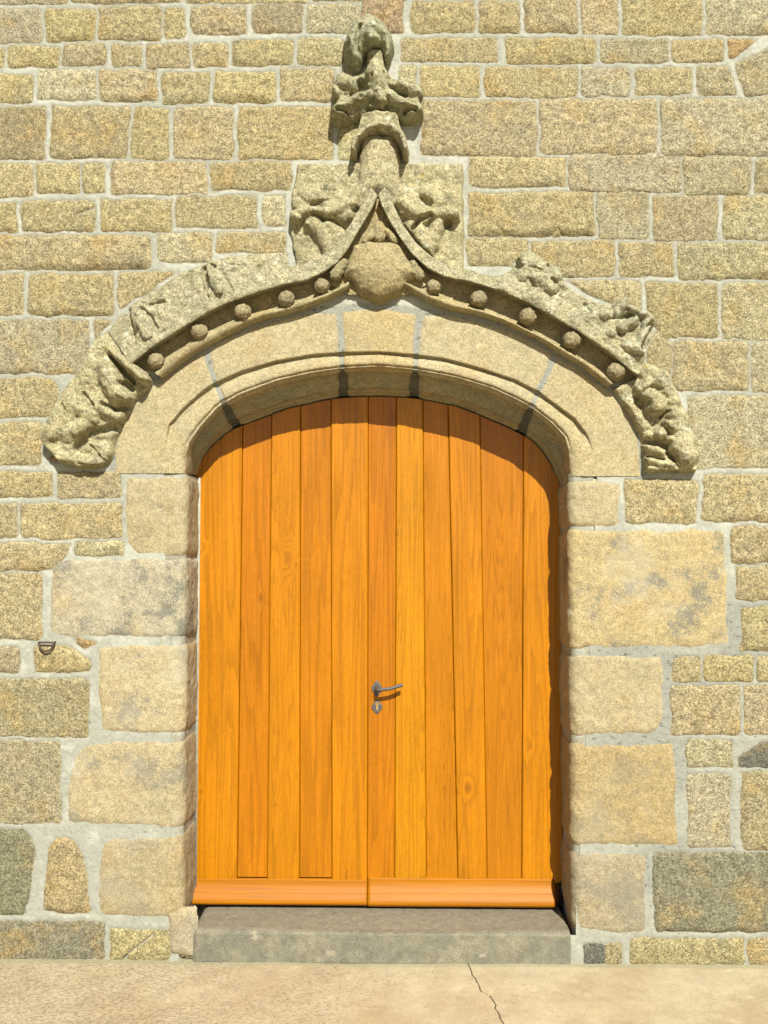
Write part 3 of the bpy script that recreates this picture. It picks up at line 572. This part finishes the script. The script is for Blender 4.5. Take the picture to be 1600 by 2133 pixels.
# weather boards: ogee section swept along each leaf
def weather_board(xa, xb, ztop, zbot, proj, seed, tint, leaf):
    hgt = ztop-zbot; pr = []
    for t in np.linspace(0, 1, 60):
        z = ztop-hgt*t
        if t < .05: d = .012*math.sqrt(t/.05)
        elif t < .50: q = (t-.05)/.45; d = .012+.020*(1-math.cos(q*math.pi/2))
        elif t < .56: d = .032+.003*(t-.50)/.06
        elif t < .88: q = (t-.56)/.32; d = .035+(proj-.035)*math.sin(q*math.pi/2)
        else: q = (t-.88)/.12; d = proj-.010*q*q
        pr.append((DEPTH-d, z))
    pr.append((DEPTH+.02, zbot)); pr = np.array(pr)
    xs = np.r_[xa, np.linspace(xa+.0002, xb-.0002, 60), xb]; X = np.broadcast_to(xs[:, None], (len(xs), len(pr)))
    Y = np.broadcast_to(pr[:, 0], X.shape).copy(); Y[0] = DEPTH+.01; Y[-1] = DEPTH+.01; Z = np.broadcast_to(pr[:, 1], X.shape)
    V = np.stack([X, Y, Z], -1).reshape(-1, 3)
    return make_mesh('weather_board', V, grid_faces(*X.shape), M_WOODH, leaf, dict(tint=np.broadcast_to(np.array(tint), (len(V), 3)), seed=np.full(len(V), seed), knot=np.zeros(len(V)), rings=np.full(len(V), 9.0)))
def wood_h():
    n = NT('varnished_oak_rail'); tint = n.attr('tint', 'Color'); a = n.noise(1, 3, .6, vec=n.vmul(v=(1.6, 40, 60))); b = n.noise(1, 3, .6, vec=n.vmul(v=(5, 160, 260)))
    c = n.scale(n.scale(tint, n.lin(a, .3, .7, .82, 1.14)), n.lin(b, .3, .7, .9, 1.08))
    return n.done(c, .5, n.bump(b, .14, .001), spec=.18)
M_WOODH = wood_h()
zt1 = wp(600, 1829, DEPTH)[2]; zb1 = wp(600, 1887, DEPTH-.05)[2]; zt2 = zt1+.008; zb2 = zb1-.002
weather_board(xl_d, xm-.0015, zt1, zb1, .052, 3.0, (.70, .225, .018), lf[0])
weather_board(xm+.0015, wp(1157, 1860, DEPTH-.03)[0], zt2, zb2, .056, 4.0, (.72, .235, .020), lf[1])
# near-black strips and back panel: gap shade round the leaves put into colour
g = Geo(); g.box(XL+.0086, XL+.013, DEPTH-.002, DEPTH+.05, ZB, 2.3); g.box(XR-.012, XR-.0, DEPTH-.002, DEPTH+.05, ZB, 2.3); g.box(XL, XR, DEPTH+.055, DEPTH+.07, ZB-.03, 2.8)
geo_mesh('gap_shade', g, M_DARK, door, smooth=False)
# handle
def rhomb(cx, cy, hw, hh, y, th, inset=.82):
    c = wp(cx, cy, y); pts = []
    for a in range(32):
        t = a/32*2*math.pi; r = 1.0/(abs(math.cos(t))**1.15+abs(math.sin(t))**1.15)**(1/1.15); r *= 1-.10*math.cos(8*t)*.5
        pts.append((hw*r*math.cos(t), hh*r*math.sin(t)))
    P = np.array(pts); V = []; n = 32
    for s_, yy in ((1, y), (1, y-th*.6), (inset, y-th)): V += [(c[0]+p[0]*s_, yy, c[2]+p[1]*s_) for p in P]
    V.append((c[0], y-th, c[2])); Fq = [(k*n+i, k*n+(i+1) % n, (k+1)*n+(i+1) % n, (k+1)*n+i) for k in (0, 1) for i in range(n)]
    Fq += [(2*n+i, 2*n+(i+1) % n, 3*n, 3*n) for i in range(n)]
    return V, Fq
def bm_obj(name, bm, mat, parent, smooth=True):
    me = bpy.data.meshes.new(name); base = LOC[parent.name] if parent is not None else np.zeros(3)
    bmesh.ops.translate(bm, verts=bm.verts, vec=Vector(-base)); bmesh.ops.recalc_face_normals(bm, faces=bm.faces); bm.to_mesh(me); bm.free()
    for p in me.polygons: p.use_smooth = smooth
    me.materials.append(mat); o = bpy.data.objects.new(name, me); COL.objects.link(o); LOC[o.name] = base
    if parent is not None: o.parent = parent
    return o
def poly_bm(bm, V, Fq):
    vs = [bm.verts.new(v) for v in V]
    for f in Fq:
        f = list(dict.fromkeys(f))
        try: bm.faces.new([vs[i] for i in f])
        except ValueError: pass
def tube_bm(bm, pts, rad, seg=12, flat=1.0):
    pts = [Vector(p) for p in pts]; rings = []
    for i, p in enumerate(pts):
        t = (pts[min(i+1, len(pts)-1)]-pts[max(i-1, 0)]).normalized()
        a = Vector((0, 0, 1)) if abs(t.z) < .8 else Vector((0, 1, 0)); u = t.cross(a).normalized(); v = t.cross(u)
        r = rad[i] if isinstance(rad, (list, tuple)) else rad
        rings.append([bm.verts.new(p+u*r*math.cos(k/seg*2*math.pi)+v*r*flat*math.sin(k/seg*2*math.pi)) for k in range(seg)])
    for a, b in zip(rings[:-1], rings[1:]):
        for k in range(seg): bm.faces.new((a[k], a[(k+1) % seg], b[(k+1) % seg], b[k]))
    bm.faces.new(rings[0]); bm.faces.new(rings[-1][::-1])
YP = DEPTH-.004
V, Fq = rhomb(785.5, 1434, .030, .043, YP, .006); bm = bmesh.new(); poly_bm(bm, V, Fq)
bpl = bm_obj('lever_handle', bm, M_STEEL, door, False)
c = wp(786, 1434, YP); e1 = wp(839, 1427, YP-.06)
bm = bmesh.new()
tube_bm(bm, [(c[0], YP, c[2]), (c[0], YP-.02, c[2]), (c[0]+.001, YP-.045, c[2]), (c[0]+.006, YP-.060, c[2]+.0005), (c[0]+.022, YP-.064, c[2]+.002), (c[0]+.07, YP-.062, c[2]+.008), (e1[0]-.006, YP-.060, e1[2]), (e1[0], YP-.060, e1[2]+.0005)],
        [.016, .012, .011, .011, .009, .0085, .010, .0085], 14, 1.0)
bm_obj('lever', bm, M_STEEL, bpl)
V, Fq = rhomb(785.5, 1472.5, .030, .038, YP, .005); bm = bmesh.new(); poly_bm(bm, V, Fq); esc = bm_obj('keyhole_plate', bm, M_STEEL, door, False)
bm = bmesh.new(); k = wp(785.5, 1466, YP); pts = []
for a in range(24):
    t = a/24*2*math.pi; pts.append((.0085*math.cos(t), .0085*math.sin(t)))
outl = [(x, z) for x, z in pts if z > -.0052]; outl.sort(key=lambda p: math.atan2(p[1]+.02, p[0])); 
outl = [(.0048, -.030), (.0048, -.007)]+[(x, z) for x, z in outl]+[(-.0048, -.007), (-.0048, -.030)]
n = len(outl); V = [(k[0]+x, YP-.004, k[2]+z) for x, z in outl]+[(k[0]+x, YP-.009, k[2]+z) for x, z in outl]
vs = [bm.verts.new(v) for v in V]; bm.faces.new(vs[n:]); 
for i in range(n): bm.faces.new((vs[i], vs[(i+1) % n], vs[n+(i+1) % n], vs[n+i]))
bm_obj('lock_cylinder', bm, M_BRASS, esc, False)
bm = bmesh.new(); bmesh.ops.create_cube(bm, size=1, matrix=Matrix.Translation((k[0], YP-.0088, k[2]-.002))@Matrix.Diagonal((.0022, .0015, .010, 1))); bm_obj('key_slot', bm, M_DARK, esc, False)
# ------------------------------------------------------------------ iron ring
rg = thing('iron_ring', 'small rusty iron D-ring hanging from the joint left of the door', 'ring', tuple(float(v) for v in wp(96, 1338)))
bm = bmesh.new(); a = wp(80, 1338, -.012); b = wp(113, 1338, -.012)
tube_bm(bm, [(a[0], .02, a[2]), (a[0], -.012, a[2]), (a[0]+.004, -.016, a[2]), (b[0]-.004, -.016, b[2]), (b[0], -.012, b[2]), (b[0], .02, b[2])], .0045, 10); bm_obj('staple', bm, M_IRON, rg)
bm = bmesh.new(); c = wp(96.5, 1339, -.02); tube_bm(bm, [(c[0]+.036*math.cos(t), -.02-.004*math.sin(t), c[2]-.040*math.sin(t)) for t in np.linspace(-.1, math.pi+.1, 24)], .0050, 10); bm_obj('ring', bm, M_IRON, rg)
# ------------------------------------------------------------------ hood mould
hood = thing('hood_mould', 'weathered grey carved ogee hood mould with balls, shield and finial over the door arch', 'hood mould', tuple(float(v) for v in wp(790, 985)))
def tintcol(n, c): return np.broadcast_to(np.array(c), (n, 3))
CARVE_T = (.415, .37, .25)
LIPL = [(788,422),(774,452),(748,494),(727,531),(703,560),(677,578),(646,593),(606,602)]
LIPL2 = [(612,601),(587,608),(535,623),(482,642),(443,660),(404,684),(367,707),(333,728),(296,757),(285,767)]
OUTL = [(768,392),(752,436),(728,478),(700,513),(668,540),(634,556),(604,560)]
OUTL2 = [(600,527),(535,530),(480,535),(440,546),(377,569),(338,597),(299,621),(267,642),(244,668),(228,690)]
LIPR = [(788,422),(799,450),(816,481),(837,513),(858,541),(890,570),(921,586),(958,595)]
LIPR2 = [(952,593),(997,605),(1041,618),(1084,637),(1141,667),(1199,701),(1256,740),(1285,765),(1318,790)]
OUTR = [(808,392),(822,436),(842,478),(868,513),(898,540),(926,556),(962,564)]
OUTR2 = [(950,562),(975,563),(1009,575),(1040,577),(1066,563),(1085,548),(1110,545),(1140,556),(1164,575),(1175,592),(1199,612),(1242,632),(1272,640),(1300,636),(1330,655),(1357,684),(1345,725),(1340,760)]
GROOVES = [([(428,563),(430,585),(436,606)], 4.5, .034), ([(429,561),(440,553),(451,562)], 3, .018), ([(462,568),(478,592),(490,616)], 3, .018), ([(434,608),(439,628)], 3, .014), ([(484,556),(512,561)], 4, .012),
 ([(267,650),(272,672),(283,698)], 7, .045), ([(281,700),(290,724)], 4, .02), ([(299,647),(320,664),(335,692)], 3.5, .022), ([(318,640),(346,634)], 3, .018), ([(350,700),(372,690)], 3, .008),
 ([(1077,562),(1071,545)], 6, .03), ([(1262,664),(1288,668),(1312,661)], 4, .022), ([(1284,702),(1320,680)], 3, .016), ([(1331,726),(1348,702),(1358,684)], 6, .04), ([(1336,692),(1348,678),(1358,678)], 3, .02), ([(1248,692),(1262,704)], 4, .016), ([(1274,714),(1292,720)], 3.5, .018), ([(1216,640),(1222,650)], 5, .02), ([(1150,572),(1158,590)], 4, .014), ([(1100,612),(1112,600)], 4, .012),
 ([(445,572),(455,592),(462,612)], 8, -.012), ([(410,575),(418,610)], 10, -.010), ([(300,668),(316,700)], 9, -.012), ([(340,655),(362,672)], 12, -.010), ([(1095,545),(1120,556),(1150,580)], 14, -.014), ([(1300,650),(1340,668)], 8, -.012), ([(1300,700),(1330,712)], 10, -.010)]
def band(O, L, y_o, y_l, seed, n=150, lump=0.0):
    o = smooth_curve(resample(O, n), 3); l = smooth_curve(resample(L, n), 6)
    rows = []
    prof = [(0, -.012)]+[(t, None) for t in np.linspace(0, 1, 56)]
    for t, yy in prof:
        p = o*(1-t)+l*t
        if yy is None:
            out = y_o+(y_l-y_o)*t**1.15
            out *= math.sqrt(1-max(0, 1-t/.10)**2) if t < .10 else 1
            if t > .93: out -= .010*((t-.93)/.07)**2
            y = -np.full(n, out)
            nz = sstep(0, .12, t)*sstep(1.0, .86, t)
            for gp, gw, gd in GROOVES:
                if abs(np.mean([q[0] for q in gp])-p[:, 0].mean()) < 330: y = y+gd*np.exp(-(seg_d(gp, p[:, 0]+2*vn(p[:, 0]/9, p[:, 1]/9, 5), p[:, 1])/gw)**2)
            y = y-nz*(lump*fbm(p[:, 0]/26, p[:, 1]/22, 3, seed)+.004*fbm(p[:, 0]/9, p[:, 1]/9, 2, seed+3))-.0019*vn(p[:, 0]/4, p[:, 1]/4, seed+5)+nz*.006*np.maximum(0, vn(p[:, 0]/7, p[:, 1]/7, seed+8)-.3)
        else: y = np.full(n, -yy)
        rows.append(W(p[:, 0], p[:, 1], 0.0)*np.array([1, 0, 1])+np.stack([y*0, y, y*0], 1))
    lastp = W(l[:, 0], l[:, 1]); ol = W(o[:, 0], o[:, 1]); dv = ol-lastp; dv /= np.linalg.norm(dv, axis=1, keepdims=True)
    y_end = rows[-1][:, 1]
    for t in np.linspace(0, 1, 12)[1:]:
        p = lastp+dv*(.012*math.sin(t*1.57)); p[:, 1] = y_end*(1-t)+(-.008)*t; rows.append(p)
    G_ = np.stack(rows, 1); V = G_.reshape(-1, 3)
    return make_mesh('hood_band', V, grid_faces(n, len(rows)), M_CARVE, hood, dict(tint=tintcol(len(V), CARVE_T)))
band(OUTL, LIPL, .060, .088, 301, 130, .003); band(OUTL2, LIPL2, .035, .105, 305, 220, .010)
band(OUTR, LIPR, .060, .088, 311, 130, .003); band(OUTR2, LIPR2, .035, .105, 315, 240, .022)
R1L = [(727,591),(690,612),(646,629),(614,638),(585,646),(527,660),(493,673),(438,695),(404,716),(351,748),(325,778)]; R2L = [(730,604),(690,624),(643,643),(600,656),(561,665),(522,678),(482,697),(443,718),(404,741),(377,760),(340,790)]
R1R = [(845,593),(887,610),(940,634),(975,643),(1009,652),(1078,681),(1101,693),(1167,727),(1190,741),(1256,784),(1275,800)]; R2R = [(842,601),(877,623),(903,636),(940,649),(992,658),(1041,672),(1084,693),(1127,714),(1170,742),(1213,767),(1264,808)]
for a, b, lipc in ((R1L, R2L, LIPL[4:]+LIPL2[1:]), (R1R, R2R, LIPR[4:]+LIPR2[1:])):
    n = 160; A = smooth_curve(resample(a, n), 4); B = smooth_curve(resample(b, n), 4); Lc = smooth_curve(resample(lipc, n), 4)
    rows = []
    for t in np.linspace(0, 1, 10): p = (Lc+(Lc-B)*.12)*(1-t)+A*t; q = W(p[:, 0], p[:, 1]); q[:, 1] = -(.000+.022*t**4+.003*fbm(p[:, 0]/12, p[:, 1]/12, 2, 8)); rows.append(q)
    for th in np.linspace(0, math.pi, 16):
        t = (1-math.cos(th))/2; p = A*(1-t)+B*t; q = W(p[:, 0], p[:, 1]); q[:, 1] = -(.026+.034*math.sin(th)+.0022*fbm(p[:, 0]/14, p[:, 1]/14, 2, 9)); rows.append(q)
    q = W(B[:, 0], B[:, 1]); q[:, 1] = .012; rows.append(q)
    V = np.stack(rows, 1).reshape(-1, 3); make_mesh('roll_moulding', V, grid_faces(n, len(rows)), M_SHIELD, hood, dict(tint=tintcol(len(V), (.52, .43, .25))))
# sculpted pieces: chains of spheres fused by a voxel remesh, then weathered
def sculpt(name, strokes, mat, parent, tint, voxel=.006, rough=.004, flat=1.0, grow=1.0):
    bm = bmesh.new()
    for st in strokes:
        pts = [(wp(p[0], p[1], 0), p[2], p[3]*PXM*grow) for p in st]
        chain = []
        if len(pts) == 1: chain = [(pts[0][0], pts[0][1], pts[0][2])]
        for (a, ya, ra), (b, yb, rb) in zip(pts[:-1], pts[1:]):
            L = np.linalg.norm(a-b); m = max(2, int(L/(min(ra, rb)*.35))+1)
            chain += [(a+(b-a)*t, ya+(yb-ya)*t, ra+(rb-ra)*t) for t in np.linspace(0, 1, m)]
        for c, yo, r in chain:
            bmesh.ops.create_icosphere(bm, subdivisions=2, radius=1, matrix=Matrix.Translation((c[0], -yo, c[2]))@Matrix.Diagonal((r, r*flat, r, 1)))
    me = bpy.data.meshes.new('tmp'); bm.to_mesh(me); bm.free()
    o = bpy.data.objects.new('tmp', me); COL.objects.link(o)
    md = o.modifiers.new('r', 'REMESH'); md.mode = 'VOXEL'; md.voxel_size = voxel
    sm = o.modifiers.new('s', 'SMOOTH'); sm.iterations = 3; sm.factor = .5
    dg = bpy.context.evaluated_depsgraph_get(); ev = o.evaluated_get(dg); m2 = bpy.data.meshes.new_from_object(ev)
    bpy.data.objects.remove(o); bpy.data.meshes.remove(me)
    nv = len(m2.vertices); co = np.zeros(nv*3); m2.vertices.foreach_get('co', co); co = co.reshape(-1, 3)
    no = np.zeros(nv*3); m2.vertices.foreach_get('normal', no); no = no.reshape(-1, 3)
    d = np.array([mnoise.noise(Vector(c)*28)*1.5+mnoise.noise(Vector(c)*75)*1.3+mnoise.noise(Vector(c)*150)*.8-max(0, mnoise.noise(Vector(c)*60+Vector((3, 1, 7)))-.25)*2.2 for c in co])*rough
    co = co+no*d[:, None]-LOC[parent.name]
    m2.vertices.foreach_set('co', co.ravel()); m2.polygons.foreach_set('use_smooth', np.ones(len(m2.polygons), bool))
    at = m2.attributes.new('tint', 'FLOAT_COLOR', 'POINT'); at.data.foreach_set('color', np.tile(np.r_[tint, 1.0], nv))
    m2.materials.clear(); m2.materials.append(mat); m2.name = name; m2.update()
    ob = bpy.data.objects.new(name, m2); COL.objects.link(ob); ob.parent = parent; LOC[ob.name] = LOC[parent.name]
    return ob
for i, (bx, by, r) in enumerate([(332,757,17),(421,697,17),(510,656,17),(600,629,17),(673,602,15),(902,605,15),(995,629,17),(1096,666,18.5),(1187,714,18.5),(1277,779,19)]):
    sculpt('ball_ornament', [[(bx, by, .055, r*1.06)]], M_SHIELD, hood, (.40, .325, .195), .005, .0030)
# shield and tympanum
def relief(name, poly, hfun, mat, tint, parent, st=2.0, pad=3):
    P = np.array(poly, float); X, Y = np.meshgrid(np.arange(P[:, 0].min()-pad-2, P[:, 0].max()+pad+2, st), np.arange(P[:, 1].min()-pad-2, P[:, 1].max()+pad+2, st), indexing='ij')
    e = poly_sd(poly, X+1.5*vn(X/14, Y/14, 91), Y+1.5*vn(X/14, Y/14, 92)); h = hfun(X, Y, e)
    V = W(X.ravel(), Y.ravel()); V[:, 1] = -h.ravel()
    return make_mesh(name, V, grid_faces(*X.shape, mask=(e > -pad)), mat, parent, dict(tint=tintcol(len(V), tint)))
relief('tympanum', [(788,420),(812,470),(850,535),(890,585),(850,610),(730,610),(690,590),(728,535),(764,470)], lambda X, Y, e: .022+.006*fbm(X/14, Y/14, 3, 55), M_SHIELD, (.50, .40, .215), hood, pad=6)
SH = [(738,518),(765,510),(815,510),(836,520),(848,544),(866,562),(878,580),(848,594),(834,612),(792,633),(752,616),(732,590),(716,580),(726,548)]
def shf(X, Y, e):
    h = .03+.075*np.sqrt(np.clip(1-(1-np.clip(e/26, 0, 1))**2, 0, 1))*(.75+.25*sstep(0, 50, e))
    return np.where(e < 0, .0+.03*np.clip(1+e/3, 0, 1), h)+.004*fbm(X/12, Y/10, 3, 66)*sstep(0, 6, e)+.0015*vn(X/4, Y/4, 67)
relief('shield', SH, shf, M_SHIELD, (.49, .395, .22), hood)
sculpt('scroll', [[(790,478,.03,13),(790,500,.035,14)], [(768,500,.045,9),(762,508,.045,8)], [(776,488,.04,7),(768,500,.045,7)], [(818,500,.045,9),(824,508,.045,8)], [(806,486,.04,7),(816,498,.045,8)]], M_SHIELD, hood, (.47, .39, .22), .005, .003)
sculpt('scroll', [[(716,556,.05,12),(700,580,.05,13)]], M_SHIELD, hood, (.42, .36, .21), .005, .003)
sculpt('scroll', [[(860,560,.05,12),(874,582,.05,11)]], M_SHIELD, hood, (.42, .36, .21), .005, .003)
# carved pieces as height fields: lumps are rounded capsules, hollows are cut in
def carve(base, lumps, hollows=(), edge=10, k=.010, seed=1, noise=.005):
    def f(X, Y, e):
        Xw = X+2.2*vn(X/13, Y/13, seed); Yw = Y+2.2*vn(X/13, Y/13, seed+1)
        b = base*np.sqrt(np.clip(1-(1-np.clip((e+1)/edge, 0, 1))**2, 0, 1)); hs = [b]
        for pts, r, H in lumps:
            d = seg_d(pts if len(pts) > 1 else [pts[0], (pts[0][0]+.1, pts[0][1])], Xw, Yw)/r
            hs.append(np.where(d < 1, H*np.sqrt(np.clip(1-d*d, 0, 1))**.8, -.05))
        hs = np.array(hs); m = hs.max(0); h = m+k*np.log(np.exp((hs-m)/k).sum(0))-k*.3
        for pts, wd, D in hollows:
            d = seg_d(pts if len(pts) > 1 else [pts[0], (pts[0][0]+.1, pts[0][1])], Xw, Yw)/wd
            h = np.maximum(h-D*np.exp(-d**4), .004)
        return np.where(e < 0, np.minimum(h, .02)*np.clip(1+e/3, 0, 1)-.012*np.clip(-e/2, 0, 1), h*np.clip(.45+e/4, 0, 1))+noise*(fbm(X/15, Y/15, 3, seed+5)-1.3*np.maximum(0, vn(X/8, Y/8, seed+9)-.35))*sstep(0, 5, e)+.0016*vn(X/4, Y/4, seed+7)
    return f
relief('apex_crocket', [(622,342),(752,342),(780,400),(764,440),(704,522),(644,574),(618,562),(604,470),(610,400)], carve(.022, [
    ([(616,457),(640,447),(690,452),(735,432)], 13, .085), ([(720,425),(745,410)], 26, .055), ([(640,405),(665,412)], 20, .045), ([(622,430),(634,446)], 14, .055), ([(690,440),(720,450)], 22, .07),
    ([(652,468),(676,498),(690,530)], 17, .070), ([(690,480),(712,510)], 22, .062), ([(625,463)], 9, .095), ([(642,474)], 8, .07)],
    [([(656,456),(690,464),(722,480)], 4, .035), ([(650,431),(682,423)], 3.5, .02), ([(640,392),(676,400)], 3, .01)], 6, .007, 411), M_CARVE, (.44, .385, .245), hood, 2.0)
relief('apex_crocket', [(828,342),(964,342),(966,572),(930,574),(880,522),(814,440),(798,400)], carve(.022, [
    ([(946,458),(920,452),(870,454),(835,430)], 13, .080), ([(830,410),(850,425)], 26, .055), ([(890,405),(915,425)], 18, .045), ([(850,440),(880,452)], 22, .068), ([(946,456)], 12, .095), ([(932,446)], 11, .08),
    ([(912,472),(900,505),(888,535)], 17, .068), ([(862,478),(880,512)], 22, .060)],
    [([(880,416),(897,429)], 4.5, .04), ([(860,480),(872,464),(896,456)], 4.5, .04), ([(930,470)], 8, .05)], 6, .007, 421), M_CARVE, (.46, .40, .25), hood, 2.0)
# crockets along the band
sculpt('crocket', [[(446,572,.070,9),(455,594,.085,12),(463,614,.10,11)]], M_CARVE, hood, CARVE_T, .005, .004, .55)
sculpt('crocket', [[(294,660,.06,8),(306,684,.08,12),(318,708,.098,11)]], M_CARVE, hood, CARVE_T, .005, .004, .55)
relief('crocket', [(1066,560),(1068,548),(1085,532),(1104,526),(1126,541),(1164,562),(1174,590),(1155,625),(1100,614),(1068,590)], carve(.035, [
    ([(1092,546),(1122,558)], 22, .068), ([(1152,580)], 22, .080), ([(1120,588),(1142,604)], 24, .100), ([(1086,582)], 20, .082)],
    [([(1077,560),(1073,549)], 6, .07), ([(1106,568),(1132,574)], 4, .03), ([(1100,606),(1098,588)], 4, .03), ([(1140,566),(1132,552)], 3.5, .025), ([(1160,600),(1146,590)], 4, .03)], 10, .012, 451, .010), M_CARVE, (.46, .42, .29), hood, 2.0)
relief('crocket', [(1238,634),(1272,637),(1296,622),(1330,648),(1364,674),(1354,705),(1338,745),(1300,748),(1258,716),(1238,680)], carve(.035, [
    ([(1297,634),(1280,656)], 15, .085), ([(1310,652),(1350,670)], 11, .092), ([(1340,682),(1322,722)], 12, .098), ([(1288,690),(1314,676)], 14, .108), ([(1298,728),(1322,738)], 17, .118), ([(1264,704)], 16, .110), ([(1256,664)], 18, .090)],
    [([(1331,734),(1347,706),(1359,684)], 5.5, .08), ([(1262,676),(1290,672),(1306,662)], 4, .035), ([(1284,706),(1318,694)], 3.5, .03), ([(1300,655),(1312,668)], 3.5, .03), ([(1340,690),(1350,678)], 3, .03), ([(1278,720),(1290,714)], 4, .03)], 10, .010, 461, .009), M_CARVE, (.47, .43, .31), hood, 2.0)
# label stops
relief('label_stop', [(226,690),(209,706),(187,751),(162,789),(130,832),(105,874),(93,912),(94,925),(117,951),(128,963),(175,976),(213,972),(236,955),(241,923),(253,891),(264,870),(281,838),(312,808),(322,795),(305,775),(290,758),(262,720)], carve(.048, [
    ([(206,740),(180,800),(138,870)], 36, .088), ([(110,905),(140,880)], 26, .092), ([(244,742),(276,766),(308,795)], 12, .118), ([(225,720),(252,752)], 20, .075), ([(228,770),(240,800),(252,822)], 25, .105), ([(262,826),(273,834)], 11, .118),
    ([(205,838),(226,858)], 18, .092), ([(226,862),(256,872)], 12, .085), ([(170,850),(196,868)], 22, .090), ([(98,918),(130,952),(178,964),(212,962)], 14, .072), ([(150,905),(180,890)], 22, .088),
    ([(212,910),(232,908)], 10, .058), ([(236,900)], 7, .06), ([(212,930),(234,945)], 10, .05), ([(190,938),(222,958)], 9, .052)],
    [([(238,746),(258,772),(284,800)], 4, .05), ([(262,803),(276,812)], 7, .07), ([(166,934),(180,917),(202,901),(250,889)], 7.5, .075), ([(222,845),(245,855),(268,852)], 4.5, .05), ([(186,826),(206,848)], 3, .02), ([(196,930),(222,962)], 2.5, .02), ([(141,848),(147,860)], 3, .018), ([(170,760),(164,800),(168,840)], 4, .012)], 14, .008, 431, .0075), M_CARVE, (.46, .40, .25), hood, 2.0)
relief('label_stop', [(1300,796),(1318,788),(1339,757),(1386,774),(1401,802),(1414,832),(1429,870),(1442,907),(1456,945),(1455,969),(1446,983),(1343,983),(1338,950),(1333,915),(1328,894),(1309,859),(1290,833),(1274,812)], carve(.040, [
    ([(1350,836),(1360,850)], 25, .125), ([(1324,816),(1346,800)], 13, .092), ([(1342,778),(1374,792)], 22, .075), ([(1384,815),(1396,840)], 20, .075), ([(1396,866)], 18, .095), ([(1379,886),(1396,898)], 9, .098), ([(1367,905)], 15, .108), ([(1387,918)], 11, .095), ([(1350,911)], 8, .065),
    ([(1408,880),(1422,940)], 28, .095), ([(1412,932),(1424,950)], 28, .112), ([(1344,934),(1374,944)], 10, .064), ([(1346,962),(1394,970)], 11, .072), ([(1344,977),(1440,977)], 8, .055), ([(1310,850),(1334,884)], 18, .055)],
    [([(1326,838),(1334,846)], 8, .07), ([(1338,922),(1362,924),(1384,932)], 5, .06), ([(1388,944),(1398,960)], 5, .05), ([(1345,953),(1378,957)], 3, .03), ([(1352,812),(1372,814)], 3, .02), ([(1372,872),(1384,860)], 4, .04)], 12, .008, 441, .0065), M_CARVE, (.48, .415, .26), hood, 2.0)
# finial
def stemf(X, Y, e):
    return np.where(e < 0, .02*np.clip(1+e/3, 0, 1), .022+.052*np.clip(e/20, 0, 1)**.6*sstep(440, 395, Y)+.028*sstep(395, 440, Y))+.0028*fbm(X/13, Y/13, 3, 33)+.001*vn(X/4, Y/4, 34)
fin = relief('finial', [(754,285),(828,285),(832,330),(833,380),(842,415),(830,440),(806,420),(790,414),(772,420),(748,440),(736,415),(748,380),(750,330)], stemf, M_CARVE, (.46, .395, .255), hood, 2.0)
relief('bud', [(766,42),(757,45),(737,60),(722,80),(714,104),(718,128),(729,146),(742,157),(751,153),(757,136),(762,122),(775,115),(792,116),(800,128),(804,147),(812,136),(821,110),(818,88),(807,68),(791,52),(776,44)], carve(.145, [
    ([(733,108),(744,140)], 13, .135), ([(810,110),(807,136)], 9, .115), ([(772,98),(778,108)], 18, .150)], [([(754,84),(745,102),(747,126)], 4, .030), ([(726,100),(730,122)], 3, .015), ([(800,98),(800,116)], 3, .015)], 40, .008, 477, .0055), M_CARVE, (.37, .35, .24), fin, 1.8)
relief('leaf_collar', [(764,156),(762,118),(801,118),(806,156),(818,168),(834,176),(858,187),(877,189),(882,200),(873,214),(881,230),(881,249),(869,260),(842,263),(820,255),(803,240),(779,245),(758,248),(737,258),(711,267),(695,262),(688,248),(692,230),(702,216),(694,213),(693,184),(703,170),(727,163),(748,165)], carve(.058, [
    ([(782,118),(784,150)], 20, .080), ([(785,168),(790,192)], 27, .118), ([(789,212),(795,230)], 15, .130), ([(714,180),(734,186)], 19, .092), ([(698,196),(706,206)], 10, .08), ([(836,190),(864,201)], 14, .088),
    ([(766,214),(738,228),(708,244)], 14, .120), ([(702,248),(714,252)], 13, .122), ([(808,214),(832,228),(858,242)], 14, .120), ([(858,246),(868,246)], 14, .122)],
    [([(752,184),(760,202)], 7, .10), ([(734,207),(750,205)], 5, .06), ([(815,194),(830,203),(844,208)], 4.5, .075), ([(708,249),(722,250)], 4, .06), ([(846,245),(862,247)], 5, .07), ([(766,240),(778,241)], 4, .05), ([(804,238)], 4, .07), ([(874,212)], 4, .05), ([(775,176),(772,188)], 3, .02), ([(800,172)], 3, .02)], 9, .008, 481, .008), M_CARVE, (.40, .365, .235), fin, 1.8)
relief('lower_collar', [(753,246),(829,246),(833,270),(846,298),(851,318),(849,337),(840,337),(836,319),(826,305),(810,296),(790,292),(768,296),(753,308),(745,324),(743,336),(733,336),(732,316),(742,290),(749,268)], carve(.07, [
    ([(738,330),(745,306),(765,288),(790,282),(815,286),(836,300),(845,330)], 11, .130), ([(790,240),(790,276)], 38, .095)], [([(760,285),(752,300)], 2.5, .015), ([(832,320)], 4, .03)], 5, .008, 491, .006), M_CARVE, (.42, .37, .24), fin, 1.8)
